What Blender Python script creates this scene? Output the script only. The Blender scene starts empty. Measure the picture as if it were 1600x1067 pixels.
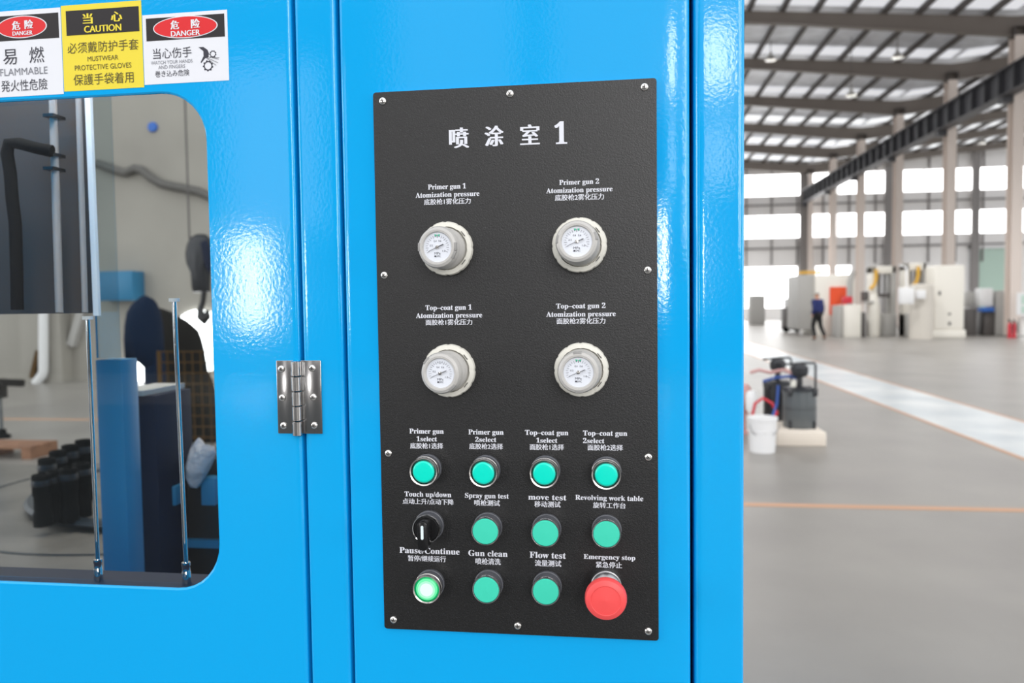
import bpy, bmesh, math, random
from mathutils import Vector, Matrix
random.seed(7)
S = bpy.context.scene
COL = S.collection
PI = math.pi

# ------------------------------------------------------------------ camera
FPX = 1192.7
CAM = Vector((0.0993, -0.756, 1.45))
def rot_cam(yaw, pitch, roll):
    return Matrix.Rotation(yaw, 3, 'Z') @ Matrix.Rotation(pitch, 3, 'X') @ Matrix.Rotation(roll, 3, 'Y')
RC = rot_cam(math.radians(7.70), math.radians(-2.77), math.radians(.753))
cam_d = bpy.data.cameras.new('camera')
cam = bpy.data.objects.new('camera', cam_d); COL.objects.link(cam)
cam.matrix_world = Matrix.Translation(CAM) @ (RC @ Matrix.Rotation(PI/2, 3, 'X')).to_4x4()
cam_d.sensor_width = 36; cam_d.lens = FPX/1600*36
cam_d.clip_start = .02; cam_d.clip_end = 300
cam_d.dof.use_dof = True; cam_d.dof.focus_distance = .765; cam_d.dof.aperture_fstop = 6.0
S.camera = cam

# ------------------------------------------------------------------ world, lights, exposure
S.view_settings.view_transform = 'Standard'; S.view_settings.look = 'None'
S.view_settings.gamma = 1; S.view_settings.use_curve_mapping = False
S.view_settings.exposure = 0.0
w = bpy.data.worlds.new('daylight'); S.world = w; w.use_nodes = True
bg = w.node_tree.nodes['Background']
bg.inputs['Color'].default_value = (.97, .98, 1, 1); bg.inputs['Strength'].default_value = 1.55
S.cycles.use_denoising = True
def area(name, loc, sx, sz, energy, rot, color=(1, 1, 1)):
    d = bpy.data.lights.new(name, 'AREA'); d.shape = 'RECTANGLE'; d.size = sx; d.size_y = sz
    d.energy = energy; d.color = color
    o = bpy.data.objects.new(name, d); COL.objects.link(o); o.location = loc; o.rotation_euler = rot
    return o
# daylight openings behind the camera; the last three are added fill (radiance = energy / (pi * area))
for i, (x, z, sx, sz, L) in enumerate([(1.25, 2.4, .40, 1.7, 44), (-7.75, 2.0, .85, 2.0, 26),
                                       (2.1, 6.3, .6, 1.3, 20), (2.1, 4.4, .6, 1.3, 5),
                                       (7.0, 6.0, 7.0, 7.0, 10), (0, 7.0, 9, 3.5, .8), (-7.2, 4.9, 2.2, 3.6, 1.5)]):
    area('daylight_and_fill', (x, -15, z), sx, sz, L*PI*sx*sz, (PI/2, 0, 0), (1, .98, .97))

# unseen side lights added for bright lines along the folded edges
area('side_fill', (26, -7, 4.2), 8, 7, 6.5*PI*56, (PI/2, 0, PI/2))
area('side_fill', (-20, -9, 4.2), 8, 7, 5.5*PI*56, (PI/2, 0, -PI/2))

def ray(px, py):
    return RC @ Vector(((px-800)/FPX, 1, -(py-533.5)/FPX))
def at(px, py, y=0.0):            # point of the plane y = const under a pixel of the photograph
    d = ray(px, py); return CAM + d*((y-CAM.y)/d.y)
def on_z(px, py, z=0.0):
    d = ray(px, py); return CAM + d*((z-CAM.z)/d.z)

# ------------------------------------------------------------------ materials
def lin(r, g, b):
    f = lambda c: (c/255/12.92) if c/255 <= .04045 else ((c/255+.055)/1.055)**2.4
    return (f(r), f(g), f(b), 1)
def mat(name, col, rough=.5, metal=0.0, bump=None, noise=None, spec=.5, coat=0, emit=None, strength=0, trans=0):
    m = bpy.data.materials.new(name); m.use_nodes = True
    nt = m.node_tree; b = nt.nodes['Principled BSDF']
    b.inputs['Base Color'].default_value = col
    b.inputs['Roughness'].default_value = rough; b.inputs['Metallic'].default_value = metal
    b.inputs['Specular IOR Level'].default_value = spec; b.inputs['Coat Weight'].default_value = coat
    b.inputs['Transmission Weight'].default_value = trans
    if emit:
        b.inputs['Emission Color'].default_value = emit; b.inputs['Emission Strength'].default_value = strength
    tc = nt.nodes.new('ShaderNodeTexCoord')
    if noise:                      # (scale, col2, lo, hi)
        n = nt.nodes.new('ShaderNodeTexNoise'); n.inputs['Scale'].default_value = noise[0]
        n.inputs['Detail'].default_value = 6; nt.links.new(tc.outputs['Object'], n.inputs['Vector'])
        r = nt.nodes.new('ShaderNodeValToRGB'); r.color_ramp.elements[0].position = noise[2]
        r.color_ramp.elements[1].position = noise[3]
        r.color_ramp.elements[0].color = col; r.color_ramp.elements[1].color = noise[1]
        nt.links.new(n.outputs['Fac'], r.inputs['Fac']); nt.links.new(r.outputs['Color'], b.inputs['Base Color'])
    if bump:                       # (scale, strength, distance)
        n = nt.nodes.new('ShaderNodeTexNoise'); n.inputs['Scale'].default_value = bump[0]
        n.inputs['Detail'].default_value = 2; nt.links.new(tc.outputs['Object'], n.inputs['Vector'])
        bp = nt.nodes.new('ShaderNodeBump'); bp.inputs['Strength'].default_value = bump[1]
        bp.inputs['Distance'].default_value = bump[2]
        nt.links.new(n.outputs['Fac'], bp.inputs['Height']); nt.links.new(bp.outputs['Normal'], b.inputs['Normal'])
    return m
def glow(name, col, strength):
    return mat(name, (0.8, .8, .8, 1), .6, emit=col, strength=strength)

M = {}
M['blue'] = mat('blue_gloss_paint', (.003, .37, .785, 1), .085, bump=(260, .17, .0004))
M['blue_smooth'] = M['blue']
M['navy'] = mat('navy_and_shade_paint', lin(18, 27, 48), .6, spec=.2)
M['navy_matt'] = mat('navy_cloth', lin(12, 30, 52), .8, bump=(3, .3, .05), spec=.1)
M['steel_blue'] = mat('mid_blue_paint', lin(36, 116, 156), .4)
M['panel'] = mat('black_textured_plate', lin(5, 5, 6), .40, noise=(900, lin(58, 58, 62), .58, .85), bump=(1000, .6, .0004), spec=.7)
M['plate_edge'] = mat('bright_cut_edge', lin(170, 180, 200), .4)
M['white_print'] = mat('white_print', lin(222, 224, 232), .6)
M['steel'] = mat('polished_steel', (.74, .72, .69, 1), .2, 1.0)
M['hinge'] = mat('hinge_steel', (.42, .415, .41, 1), .2, 1.0)
M['steel_dark'] = mat('brushed_steel', (.42, .42, .43, 1), .35, 1.0)
M['chrome'] = mat('chrome', (.85, .85, .85, 1), .08, 1.0)
M['slot'] = mat('dark_recess', lin(40, 38, 38), .6)
M['ring_plastic'] = mat('off_white_plastic', lin(218, 216, 206), .42)
M['cap_plastic'] = mat('light_grey_plastic', lin(188, 186, 182), .38)
M['tab_plastic'] = mat('grey_plastic', lin(150, 149, 147), .4)
M['dial'] = mat('white_dial', lin(226, 230, 238), .5)
M['black'] = mat('black_plastic', lin(22, 22, 23), .25)
M['black_collar'] = mat('black_collar', lin(84, 86, 92), .4)
M['green_dot'] = mat('green_mark', lin(70, 190, 150), .5)
M['green'] = mat('green_button', lin(62, 208, 178), .38)
M['green_lens'] = mat('green_lens', lin(0, 222, 198), .25)
M['lens_rim'] = mat('dark_green_rim', lin(0, 96, 84), .25)
M['green_lit'] = mat('lit_green_lens', (.02, .3, .12, 1), .3, emit=(.16, .80, .36, 1), strength=.8)
M['green_lit_mid'] = mat('lit_green_lens_middle', (.02, .3, .12, 1), .3, emit=(.50, .92, .64, 1), strength=.9)
M['green_lit_core'] = mat('lit_green_lens_core', (.02, .3, .12, 1), .3, emit=(.86, 1, .90, 1), strength=.98)
M['green_glow'] = mat('lit_green_rim', lin(0, 150, 80), .2, emit=(0, .55, .22, 1), strength=.35)
M['red'] = mat('red_button', lin(238, 80, 80), .45)
M['white_line'] = mat('white_marker', lin(225, 240, 245), .5)
M['sign_white'] = mat('white_vinyl', lin(226, 228, 234), .35)
M['sign_yellow'] = mat('yellow_vinyl', lin(232, 212, 58), .35)
M['sign_black'] = mat('black_ink', lin(34, 30, 32), .3)
M['sign_red'] = mat('red_ink', lin(216, 30, 36), .35)
M['ink'] = mat('grey_ink', lin(48, 48, 60), .5)
M['ink_light'] = mat('thin_grey_ink', lin(120, 122, 130), .5)
M['ink_olive'] = mat('black_on_yellow_ink', lin(84, 76, 30), .5)
# hall
M['concrete'] = mat('concrete_floor', lin(134, 130, 125), .36, noise=(.9, lin(148, 144, 138), .35, .7), bump=(30, .05, .003), spec=.4)
M['reflection_dimmer'] = mat('unseen_dark_slab', lin(58, 62, 64), .6)
M['epoxy'] = mat('pale_aisle_coating', lin(178, 186, 190), .30, noise=(1.2, lin(206, 210, 210), .4, .65))
M['orange_line'] = mat('orange_floor_line', lin(190, 148, 118), .5)
M['wall_grey'] = mat('grey_cladding', lin(238, 236, 234), .6)
M['rail_grey'] = mat('grey_rail', lin(136, 132, 130), .6)
M['wall_pale'] = mat('pale_plaster', lin(160, 156, 147), .7, noise=(.6, lin(146, 142, 134), .4, .75))
M['rear_wall'] = mat('dull_grey_wall', lin(84, 84, 88), .7)
M['foil'] = mat('roof_foil', lin(218, 222, 230), .4, noise=(2, lin(190, 193, 200), .3, .7))
M['brown_steel'] = mat('brown_grey_steel', lin(74, 68, 64), .6)
M['beige_steel'] = mat('beige_steel', lin(108, 100, 93), .6)
M['column'] = mat('beige_column_paint', lin(220, 208, 199), .55)
M['crane'] = mat('dark_crane_paint', lin(66, 66, 70), .5)
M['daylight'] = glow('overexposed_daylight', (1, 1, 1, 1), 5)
M['skylight'] = mat('bright_translucent_sheet', (.3, .3, .3, 1), .6, emit=(.96, .98, 1, 1), strength=1.0)
M['skylight_dim'] = mat('dimmed_translucent_sheet', (.3, .3, .3, 1), .6, emit=(.94, .95, 1, 1), strength=.68)  # dimmer copy for the near bays; viewing-angle brightness set in the glow
M['machine'] = mat('ivory_machine_paint', lin(232, 228, 218), .5)
M['machine_beige'] = mat('beige_machine_paint', lin(204, 198, 188), .5)
M['machine_grey'] = mat('grey_machine_paint', lin(170, 168, 164), .5)
M['machine_dark'] = mat('dark_machine_grey', lin(88, 84, 82), .5)
M['orange'] = mat('orange_sheet', lin(236, 84, 38), .5)
M['yellow'] = mat('yellow_hose', lin(222, 172, 60), .5)
M['teal'] = mat('pale_teal_shutter', lin(186, 210, 197), .5)
M['white'] = mat('white_paint', lin(228, 228, 228), .5)
M['fire_red'] = mat('red_extinguisher', lin(200, 42, 58), .35)
M['tank'] = mat('grey_tank_enamel', lin(92, 97, 99), .28)
M['tank_dark'] = mat('dark_tank_enamel', lin(40, 42, 46), .35)
M['cream'] = mat('cream_block', lin(224, 214, 200), .7)
M['pink_hose'] = mat('pale_red_hose', lin(196, 150, 146), .5)
M['blue_hose'] = mat('blue_hose', lin(40, 76, 150), .5)
M['skin'] = mat('skin', lin(190, 140, 112), .5)
M['jacket'] = mat('navy_jacket', lin(30, 42, 96), .8)
M['trousers'] = mat('black_trousers', lin(24, 24, 26), .8)
M['hair'] = mat('black_hair', lin(26, 22, 22), .6)
M['cable_grey'] = mat('dark_grey_cable', lin(96, 94, 90), .6)
M['bright_blue'] = mat('bright_blue_plastic', lin(46, 104, 190), .45)
# inside the booth
M['smoke'] = mat('dark_grey_sheet', lin(70, 60, 54), .4)
M['steel_table'] = mat('worn_steel_table', lin(120, 115, 108), .4, noise=(5, lin(92, 88, 82), .35, .7))
M['rim'] = mat('dark_rim', lin(34, 44, 52), .4)
M['rubber'] = mat('black_rubber', lin(9, 10, 10), .8, spec=.08)
M['dark_brown'] = mat('dark_brown_steel', lin(36, 32, 30), .5)
M['wood'] = mat('orange_brown_wood', lin(150, 108, 80), .7, noise=(9, lin(120, 84, 62), .4, .7))
M['tube'] = mat('pinkish_grey_tube', lin(150, 142, 138), .35)
M['bag'] = mat('white_plastic_film', lin(176, 174, 178), .3, bump=(28, .9, .02))
M['tarp'] = mat('dark_tarpaulin', lin(26, 25, 22), .8, spec=.1)
M['mesh_yellow'] = mat('ochre_wire', lin(84, 62, 30), .7, spec=.1)
M['mesh_back'] = mat('dark_green_sheet', lin(36, 44, 38), .7)
def glass_mat(name, tint, extra=0.0):
    m = bpy.data.materials.new(name); m.use_nodes = True; nt = m.node_tree; nt.nodes.clear()
    o = nt.nodes.new('ShaderNodeOutputMaterial'); mx = nt.nodes.new('ShaderNodeMixShader')
    t = nt.nodes.new('ShaderNodeBsdfTransparent'); g = nt.nodes.new('ShaderNodeBsdfGlossy')
    t.inputs['Color'].default_value = tint; g.inputs['Roughness'].default_value = .03
    f = nt.nodes.new('ShaderNodeFresnel'); f.inputs['IOR'].default_value = 1.38
    a = nt.nodes.new('ShaderNodeMath'); a.operation = 'ADD'; a.inputs[1].default_value = extra
    nt.links.new(f.outputs[0], a.inputs[0]); nt.links.new(a.outputs[0], mx.inputs[0])
    nt.links.new(t.outputs[0], mx.inputs[1]); nt.links.new(g.outputs[0], mx.inputs[2]); nt.links.new(mx.outputs[0], o.inputs[0])
    return m
M['glass'] = glass_mat('clear_pane', (.93, .95, .95, 1))
M['reflection'] = glass_mat('reflection_strip', (.88, .94, .96, 1), .07)
M['dial_glass'] = glass_mat('dial_glass', (.98, .98, .98, 1))

# ------------------------------------------------------------------ helpers
class MB:
    def __init__(s): s.v = []; s.f = []; s.mi = []
    def add(s, vs, fs, mi=0):
        o = len(s.v); s.v += [Vector(v) for v in vs]; s.f += [[i+o for i in f] for f in fs]; s.mi += [mi]*len(fs); return s
    def box(s, x0, x1, y0, y1, z0, z1, mi=0):
        v = [(x, y, z) for x in (x0, x1) for y in (y0, y1) for z in (z0, z1)]
        return s.add(v, [(0, 1, 3, 2), (4, 6, 7, 5), (0, 4, 5, 1), (2, 3, 7, 6), (0, 2, 6, 4), (1, 5, 7, 3)], mi)
    def bar(s, a, b, w, h=None, mi=0):          # box beam from a to b
        a, b = Vector(a), Vector(b); h = h or w; d = (b-a).normalized()
        up = Vector((0, 0, 1)) if abs(d.z) < .95 else Vector((0, 1, 0))
        x = d.cross(up).normalized()*w/2; u = x.cross(d).normalized()*h/2
        v = [p+sx*x+su*u for p in (a, b) for sx, su in ((-1, -1), (1, -1), (1, 1), (-1, 1))]
        return s.add(v, [(3, 2, 1, 0), (4, 5, 6, 7), (0, 1, 5, 4), (1, 2, 6, 5), (2, 3, 7, 6), (3, 0, 4, 7)], mi)
    def tube(s, pts, r, n=10, mi=0, cap=True):
        pts = [Vector(p) for p in pts]; rs = r if isinstance(r, (list, tuple)) else [r]*len(pts)
        rings = []; prev = None
        for i, p in enumerate(pts):
            d = (pts[min(i+1, len(pts)-1)]-pts[max(i-1, 0)]).normalized()
            ref = prev if prev is not None else (Vector((0, 0, 1)) if abs(d.z) < .9 else Vector((1, 0, 0)))
            x = (ref-d*ref.dot(d)).normalized(); prev = x; y = d.cross(x)
            rings.append([p+rs[i]*(math.cos(2*PI*k/n)*x+math.sin(2*PI*k/n)*y) for k in range(n)])
        v = [q for g in rings for q in g]; f = []
        for i in range(len(pts)-1):
            for k in range(n):
                f.append((i*n+k, i*n+(k+1) % n, (i+1)*n+(k+1) % n, (i+1)*n+k))
        if cap: f += [tuple(range(n))[::-1], tuple((len(pts)-1)*n+k for k in range(n))]
        return s.add(v, f, mi)
    def lathe(s, prof, org=(0, 0, 0), axis=(0, 0, 1), n=32, mi=0, mod=None, cap=True):   # prof: (radius, height)
        org = Vector(org); ax = Vector(axis).normalized()
        ref = Vector((0, 0, 1)) if abs(ax.z) < .9 else Vector((1, 0, 0))
        x = (ref-ax*ref.dot(ax)).normalized(); y = ax.cross(x); v = []; f = []
        for r, h in prof:
            for k in range(n):
                a = 2*PI*k/n; rr = r*(mod(k) if mod else 1)
                v.append(org+ax*h+rr*(math.cos(a)*x+math.sin(a)*y))
        for i in range(len(prof)-1):
            for k in range(n):
                f.append((i*n+k, i*n+(k+1) % n, (i+1)*n+(k+1) % n, (i+1)*n+k))
        if cap and prof[0][0] > 1e-6: f.append(tuple(range(n))[::-1])
        if cap and prof[-1][0] > 1e-6: f.append(tuple((len(prof)-1)*n+k for k in range(n)))
        return s.add(v, f, mi)
    def prism(s, poly, y0, y1, mi=0):           # polygon of (x, z) extruded along y
        n = len(poly); v = [(x, y0, z) for x, z in poly]+[(x, y1, z) for x, z in poly]
        return s.add(v, [tuple(range(n)), tuple(range(2*n-1, n-1, -1))]+[(i, i+n, (i+1) % n+n, (i+1) % n) for i in range(n)], mi)
    def blob(s, poly, y, depth, mi=0):          # rounded solid with the outline poly (x, z)
        n = len(poly); c = Vector((sum(p[0] for p in poly)/n, y, sum(p[1] for p in poly)/n)); v = []; f = []
        ks = [(.25, -.97), (.6, -.8), (.85, -.53), (.97, -.22), (1, 0), (.97, .22), (.85, .53), (.6, .8), (.25, .97)]
        for k, h in ks:
            v += [(c.x+(p[0]-c.x)*k, y+h*depth, c.z+(p[1]-c.z)*k) for p in poly]
        for i in range(len(ks)-1):
            for j in range(n): f.append((i*n+j, i*n+(j+1) % n, (i+1)*n+(j+1) % n, (i+1)*n+j))
        f += [tuple(range(n))[::-1], tuple((len(ks)-1)*n+j for j in range(n))]
        return s.add(v, f, mi)
    def build(s, name, m, parent=None, smooth=None, bevel=0, seg=2):
        off = Vector((0, 0, 0)); q = parent
        while q is not None: off += q.location; q = q.parent
        me = bpy.data.meshes.new(name)
        me.from_pydata([tuple(v-off) for v in s.v], [], s.f)
        for x in (m if isinstance(m, (list, tuple)) else [m]): me.materials.append(x)
        me.polygons.foreach_set('material_index', s.mi)
        bm = bmesh.new(); bm.from_mesh(me); bmesh.ops.recalc_face_normals(bm, faces=bm.faces)
        if bevel:
            es = [e for e in bm.edges if len(e.link_faces) == 2 and e.calc_face_angle(0) > .7]
            bmesh.ops.bevel(bm, geom=es, offset=bevel, segments=seg, affect='EDGES', profile=.5, clamp_overlap=True)
        bm.to_mesh(me); bm.free()
        if smooth or bevel:
            me.polygons.foreach_set('use_smooth', [True]*len(me.polygons))
            me.set_sharp_from_angle(angle=math.radians(smooth or 40))
        o = bpy.data.objects.new(name, me); COL.objects.link(o)
        if parent is not None: o.parent = parent
        return o
def tag(o, label, cat, group=None, kind=None):
    if label: o['label'] = label
    if cat: o['category'] = cat
    if group: o['group'] = group
    if kind: o['kind'] = kind
    return o
def thing(name, label, cat, loc=(0, 0, 0), group=None):
    o = bpy.data.objects.new(name, None); COL.objects.link(o); o.location = loc; o.empty_display_size = .1
    return tag(o, label, cat, group)
def struct(o): o['kind'] = 'structure'; return o
def kids(o): return [c for c in COL.objects if c.parent == o]
def copy_tree(o, parent=None):
    c = o.copy(); COL.objects.link(c)
    if parent is not None: c.parent = parent
    for ch in kids(o): copy_tree(ch, c)
    return c
def part_label(o, l): o['label'] = l; return o

# ------------------------------------------------------------------ lettering
_tcache = {}
def glyphs(s, bold=0.0):
    if (s, bold) in _tcache: return _tcache[(s, bold)]
    c = bpy.data.curves.new('lettering', 'FONT'); c.body = s; c.size = 1; c.offset = bold; c.resolution_u = 3
    o = bpy.data.objects.new('lettering', c); COL.objects.link(o)
    bpy.context.view_layer.update()
    me = bpy.data.meshes.new_from_object(o.evaluated_get(bpy.context.evaluated_depsgraph_get()))
    v = [(p.co.x, p.co.y) for p in me.vertices]; f = [list(p.vertices) for p in me.polygons]
    bpy.data.objects.remove(o); bpy.data.curves.remove(c); bpy.data.meshes.remove(me)
    _tcache[(s, bold)] = (v, f); return v, f
def serif(s):
    r = ''
    for ch in s:
        if 'A' <= ch <= 'Z': r += chr(0x1D400+ord(ch)-65)
        elif 'a' <= ch <= 'z': r += chr(0x1D41A+ord(ch)-97)
        elif '0' <= ch <= '9': r += chr(0x1D7CE+ord(ch)-48)
        elif ch == '-': r += '\u2013'
        else: r += ch
    return r
CAPH = max(p[1] for p in glyphs(serif('H'))[0])
CAPS = max(p[1] for p in glyphs('H')[0])
def put_text(mb, s, x0, x1, ytop, ybot, y, bold=0.0, mi=0, kind='box', slope=0.0, lift=0.0003):
    """fit text s between pixel columns x0..x1; ytop/ybot = pixel rows of cap top and base line (or whole box);
    slope = rise in pixel rows over the line's length (left edge minus right edge)"""
    v, f = glyphs(s, bold)
    a0, a1 = min(p[0] for p in v), max(p[0] for p in v)
    b0, b1 = (min(p[1] for p in v), max(p[1] for p in v)) if kind == 'box' else (0, CAPH if kind == 'serif' else CAPS)
    xm = (x0+x1)/2; ym = (ytop+ybot)/2
    xl, xr = at(x0, ym, y).x, at(x1, ym, y).x
    zt, zb = at(xm, ytop, y).z, at(xm, ybot, y).z
    mb.add([(xl+(p[0]-a0)/(a1-a0)*(xr-xl), y-lift, zb+(p[1]-b0)/(b1-b0)*(zt-zb)) for p in v], f, mi)

# ================================================================== SETTING: the hall
D = [30.4, 36.1, 42.4, 48.6, 54.6, 60.9]
fl = struct(MB().box(-22, 42, -18, 62, -.2, 0).build('floor', M['concrete']))
struct(MB().box(3.77, 4.81, -6, 60, 0, .002).build('trim_1', M['epoxy']))
struct(MB().box(3.71, 3.77, -6, 60, 0, .003).build('trim_2', M['orange_line']))
struct(MB().box(4.81, 4.87, -6, 60, 0, .003).build('trim_3', M['orange_line']))
struct(MB().box(-2.0, 3.71, 4.77, 4.86, 0, .003).build('trim_4', M['orange_line']))
struct(MB().box(-9, 2.5, -10, -1.2, 0, .002).build('added_dark_slab', M['reflection_dimmer']))  # unseen dark slab added to darken reflections on the booth front
struct(MB().box(-12, -4.0, 8.4, 8.52, 0, .003).build('trim_5', M['orange_line']))

YW = 61.4
# far wall: bands of cladding between the strip windows, with a doorway low on the left and a shutter door
wb = MB()
DX0, DX1, DZ = 6.5, 14.2, 4.1
SX0, SX1, SZ = 26.95, 29.6, 5.2
wb.box(-14, 40, YW, YW+.2, 11.25, 14.2)
wb.box(-14, 40, YW, YW+.2, 8.1, 9.65)
wb.box(-14, 40, YW, YW+.2, SZ, 6.4)
wb.box(-14, DX0, YW, YW+.2, 0, SZ); wb.box(DX0, DX1, YW, YW+.2, DZ, SZ)
wb.box(DX1, 15.6, YW, YW+.2, 0, SZ); wb.box(18.2, SX0, YW, YW+.2, 0, SZ); wb.box(SX1, 40, YW, YW+.2, 0, SZ)
wb.box(15.6, 18.2, YW, YW+.2, 0, 2.4); wb.box(15.6, 18.2, YW, YW+.2, 4.1, SZ)
wall = struct(wb.build('wall_back', M['wall_grey']))
g = MB()
for x in [6.5+1.92*k for k in range(18)]:
    for z0, z1 in ((4.25, 6.35), (8.15, 9.6), (11.3, 13)): g.box(x-.06, x+.06, YW-.12, YW, z0, z1)
g.build('vertical_rail', M['rail_grey'], wall)
g = MB()
for z in (5.55, 8.9): g.box(-14, 40, YW-.18, YW-.12, z-.07, z+.07)
g.build('horizontal_rail', M['rail_grey'], wall)
g = MB()
for x in (14.6, 20.8, 27.0, 33.2): g.box(x-.28, x+.28, YW-.35, YW-.18, 0, 12.4)
g.build('wall_post', M['rail_grey'], wall)
def strip_window(n, z0, z1, x0=-14, x1=40, step=6.2):
    o = struct(MB().box(x0, x1, YW+.06, YW+.1, z0, z1).build('window_%d' % n, M['daylight']))
    m = MB(); x = x0+.2
    while x < x1: m.box(x-.05, x+.05, YW+.0, YW+.06, z0, z1); x += step
    m.build('mullion', M['wall_grey'], o)
strip_window(1, 9.65, 11.25); strip_window(2, 6.4, 8.1); strip_window(3, 2.4, 4.1, 15.6, 18.2, 1.25)
dr = struct(MB().box(DX0, DX1, YW+.06, YW+.1, .95, DZ).build('door_1', M['daylight']))
MB().box(DX0, DX1, YW+.02, YW+.1, 0, .95).build('door_base', M['wall_grey'], dr)
sh = MB()
zz = 0
while zz < SZ-.01:
    sh.box(SX0, SX1, YW+.02, YW+.08, zz, min(zz+.22, SZ)); sh.box(SX0, SX1, YW+.0, YW+.02, zz+.19, min(zz+.22, SZ)); zz += .22
sd = struct(sh.build('door_2', M['teal']))
MB().box(SX0-.35, SX0, YW-.1, YW+.02, 0, SZ+.2).build('door_jamb', M['white'], sd)
MB().box(SX0-.35, SX1+.2, YW-.1, YW+.02, SZ, SZ+.35).build('door_head', M['white'], sd)

# roof: sheet with purlins, rafters and translucent sheets
XV, XR, XL, XR2 = 15.0, -1.0, -14.0, 31.0
ZV, SL = 12.08, .083
def zroof(x):
    if x >= XR2: return ZV+SL*(XR2-XV)-SL*(x-XR2)
    if x >= XV: return ZV+SL*(x-XV)
    if x >= XR: return ZV+SL*(XV-x)
    return ZV+SL*(XV-XR)-SL*(XR-x)
Y0R = 12.0
rf = MB()
xs = [XL, XR, XV, XR2, 40]
for a, b in zip(xs, xs[1:]):
    za, zb = zroof(a), zroof(b)
    v = [(a, Y0R, za), (b, Y0R, zb), (b, YW+.3, zb), (a, YW+.3, za)]
    rf.add(v+[(p[0], p[1], p[2]+.08) for p in v], [(0, 1, 2, 3), (7, 6, 5, 4), (0, 4, 5, 1), (1, 5, 6, 2), (2, 6, 7, 3), (3, 7, 4, 0)])
roof = struct(rf.build('ceiling', M['foil']))
px_ = [6.6+1.24*k-1.24*10 for k in range(0, 36)]
px_ = [x for x in px_ if abs(x-XV) > .3 and x < 33]
for x in px_:
    z = zroof(x)
    MB().box(x-.05, x+.05, Y0R, YW, z-.22, z).build('purlin', M['brown_steel'], roof)
RY = [12.3, 18.3, 24.4]+D
for y in RY:
    m = MB()
    for a, b in ((XR, XV), (XV, XR2)):
        n = 6
        for k in range(n):
            x0 = a+(b-a)*k/n; x1 = a+(b-a)*(k+1)/n
            def dep(x): return .42+.28*max(0, 1-abs(x-XV)/9.0)
            t0, t1 = zroof(x0)-.2, zroof(x1)-.2
            v = [(x0, y-.06, t0-dep(x0)), (x1, y-.06, t1-dep(x1)), (x1, y-.06, t1), (x0, y-.06, t0)]
            v += [(p[0], y+.06, p[2]) for p in v]
            m.add(v, [(0, 1, 2, 3), (7, 6, 5, 4), (0, 4, 5, 1), (1, 5, 6, 2), (2, 6, 7, 3), (3, 7, 4, 0)])
            for tz in (0,):     # bottom flange
                v = [(x0, y-.14, t0-dep(x0)-.03), (x1, y-.14, t1-dep(x1)-.03), (x1, y+.14, t1-dep(x1)-.03), (x0, y+.14, t0-dep(x0)-.03)]
                v += [(p[0], p[1], p[2]+.03) for p in v]
                m.add(v, [(0, 1, 2, 3), (7, 6, 5, 4), (0, 4, 5, 1), (1, 5, 6, 2), (2, 6, 7, 3), (3, 7, 4, 0)])
    m.build('rafter', M['beige_steel'], roof)
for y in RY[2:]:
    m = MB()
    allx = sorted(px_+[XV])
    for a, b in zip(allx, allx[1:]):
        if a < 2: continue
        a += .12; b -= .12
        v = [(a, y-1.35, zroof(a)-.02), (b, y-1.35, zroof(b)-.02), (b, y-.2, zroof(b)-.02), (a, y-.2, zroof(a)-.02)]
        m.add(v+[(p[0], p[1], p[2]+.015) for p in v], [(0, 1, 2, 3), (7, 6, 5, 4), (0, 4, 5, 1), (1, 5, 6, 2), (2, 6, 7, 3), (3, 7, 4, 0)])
    m.build('skylight', M['skylight_dim' if y < 45 else 'skylight'], roof)

# columns carrying the rafters
names = ['nearest beige steel column, at the right edge of the hall view', 'second nearest beige steel column, rising behind the tall ivory cabinet',
         'third beige steel column from the right, behind the rounded beige cabinet', 'fourth beige steel column from the right, behind the low grey machines',
         'fifth beige steel column from the right, behind the white machine enclosure', 'farthest beige steel column, at the left end of the crane girder']
for i, y in enumerate(D):
    o = thing('steel_column', names[i], 'column', (XV, y, 0), 'columns of the hall')
    zt = zroof(XV)-.95
    m = MB(); m.box(XV-.19, XV+.19, y-.25, y-.22, .03, zt); m.box(XV-.19, XV+.19, y+.22, y+.25, .03, zt); m.box(XV-.02, XV+.02, y-.22, y+.22, .03, zt)
    m.build('shaft', M['column'], o)
    MB().box(XV-.35, XV+.35, y-.4, y+.4, 0, .03).build('base_plate', M['machine_dark'], o)
    m = MB(); m.box(XV-.24, XV-.16, y-.25, y+.25, zt, zt+.3); m.box(XV+.16, XV+.24, y-.25, y+.25, zt, zt+.3); m.box(XV-.24, XV+.24, y-.28, y+.28, zt+.3, zt+.34)
    m.build('cap', M['brown_steel'], o)
    MB().box(XV-.55, XV-.19, y-.18, y+.18, 8.72, 8.92).build('bracket', M['crane'], o)
# crane girder running along the columns
o = thing('crane_girder', 'long dark crane girder with stiffener ribs running along the columns', 'girder', (XV-.55, 45, 8.93))
XG = XV-.45
m = MB(); m.box(XG-.02, XG+.02, 20, D[-1], 8.97, 9.85); m.build('web', M['crane'], o)
m = MB(); m.box(XG-.24, XG+.24, 20, D[-1], 8.93, 8.97); m.build('bottom_flange', M['crane'], o)
m = MB(); m.box(XG-.24, XG+.24, 20, D[-1], 9.85, 9.9); m.box(XG-.05, XG+.05, 20, D[-1], 9.9, 10.0); m.build('top_flange', M['crane'], o)
y = 20.5
while y < D[-1]: MB().box(XG-.2, XG-.02, y-.02, y+.02, 8.97, 9.85).build('stiffener', M['crane'], o); y += 1.1
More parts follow.
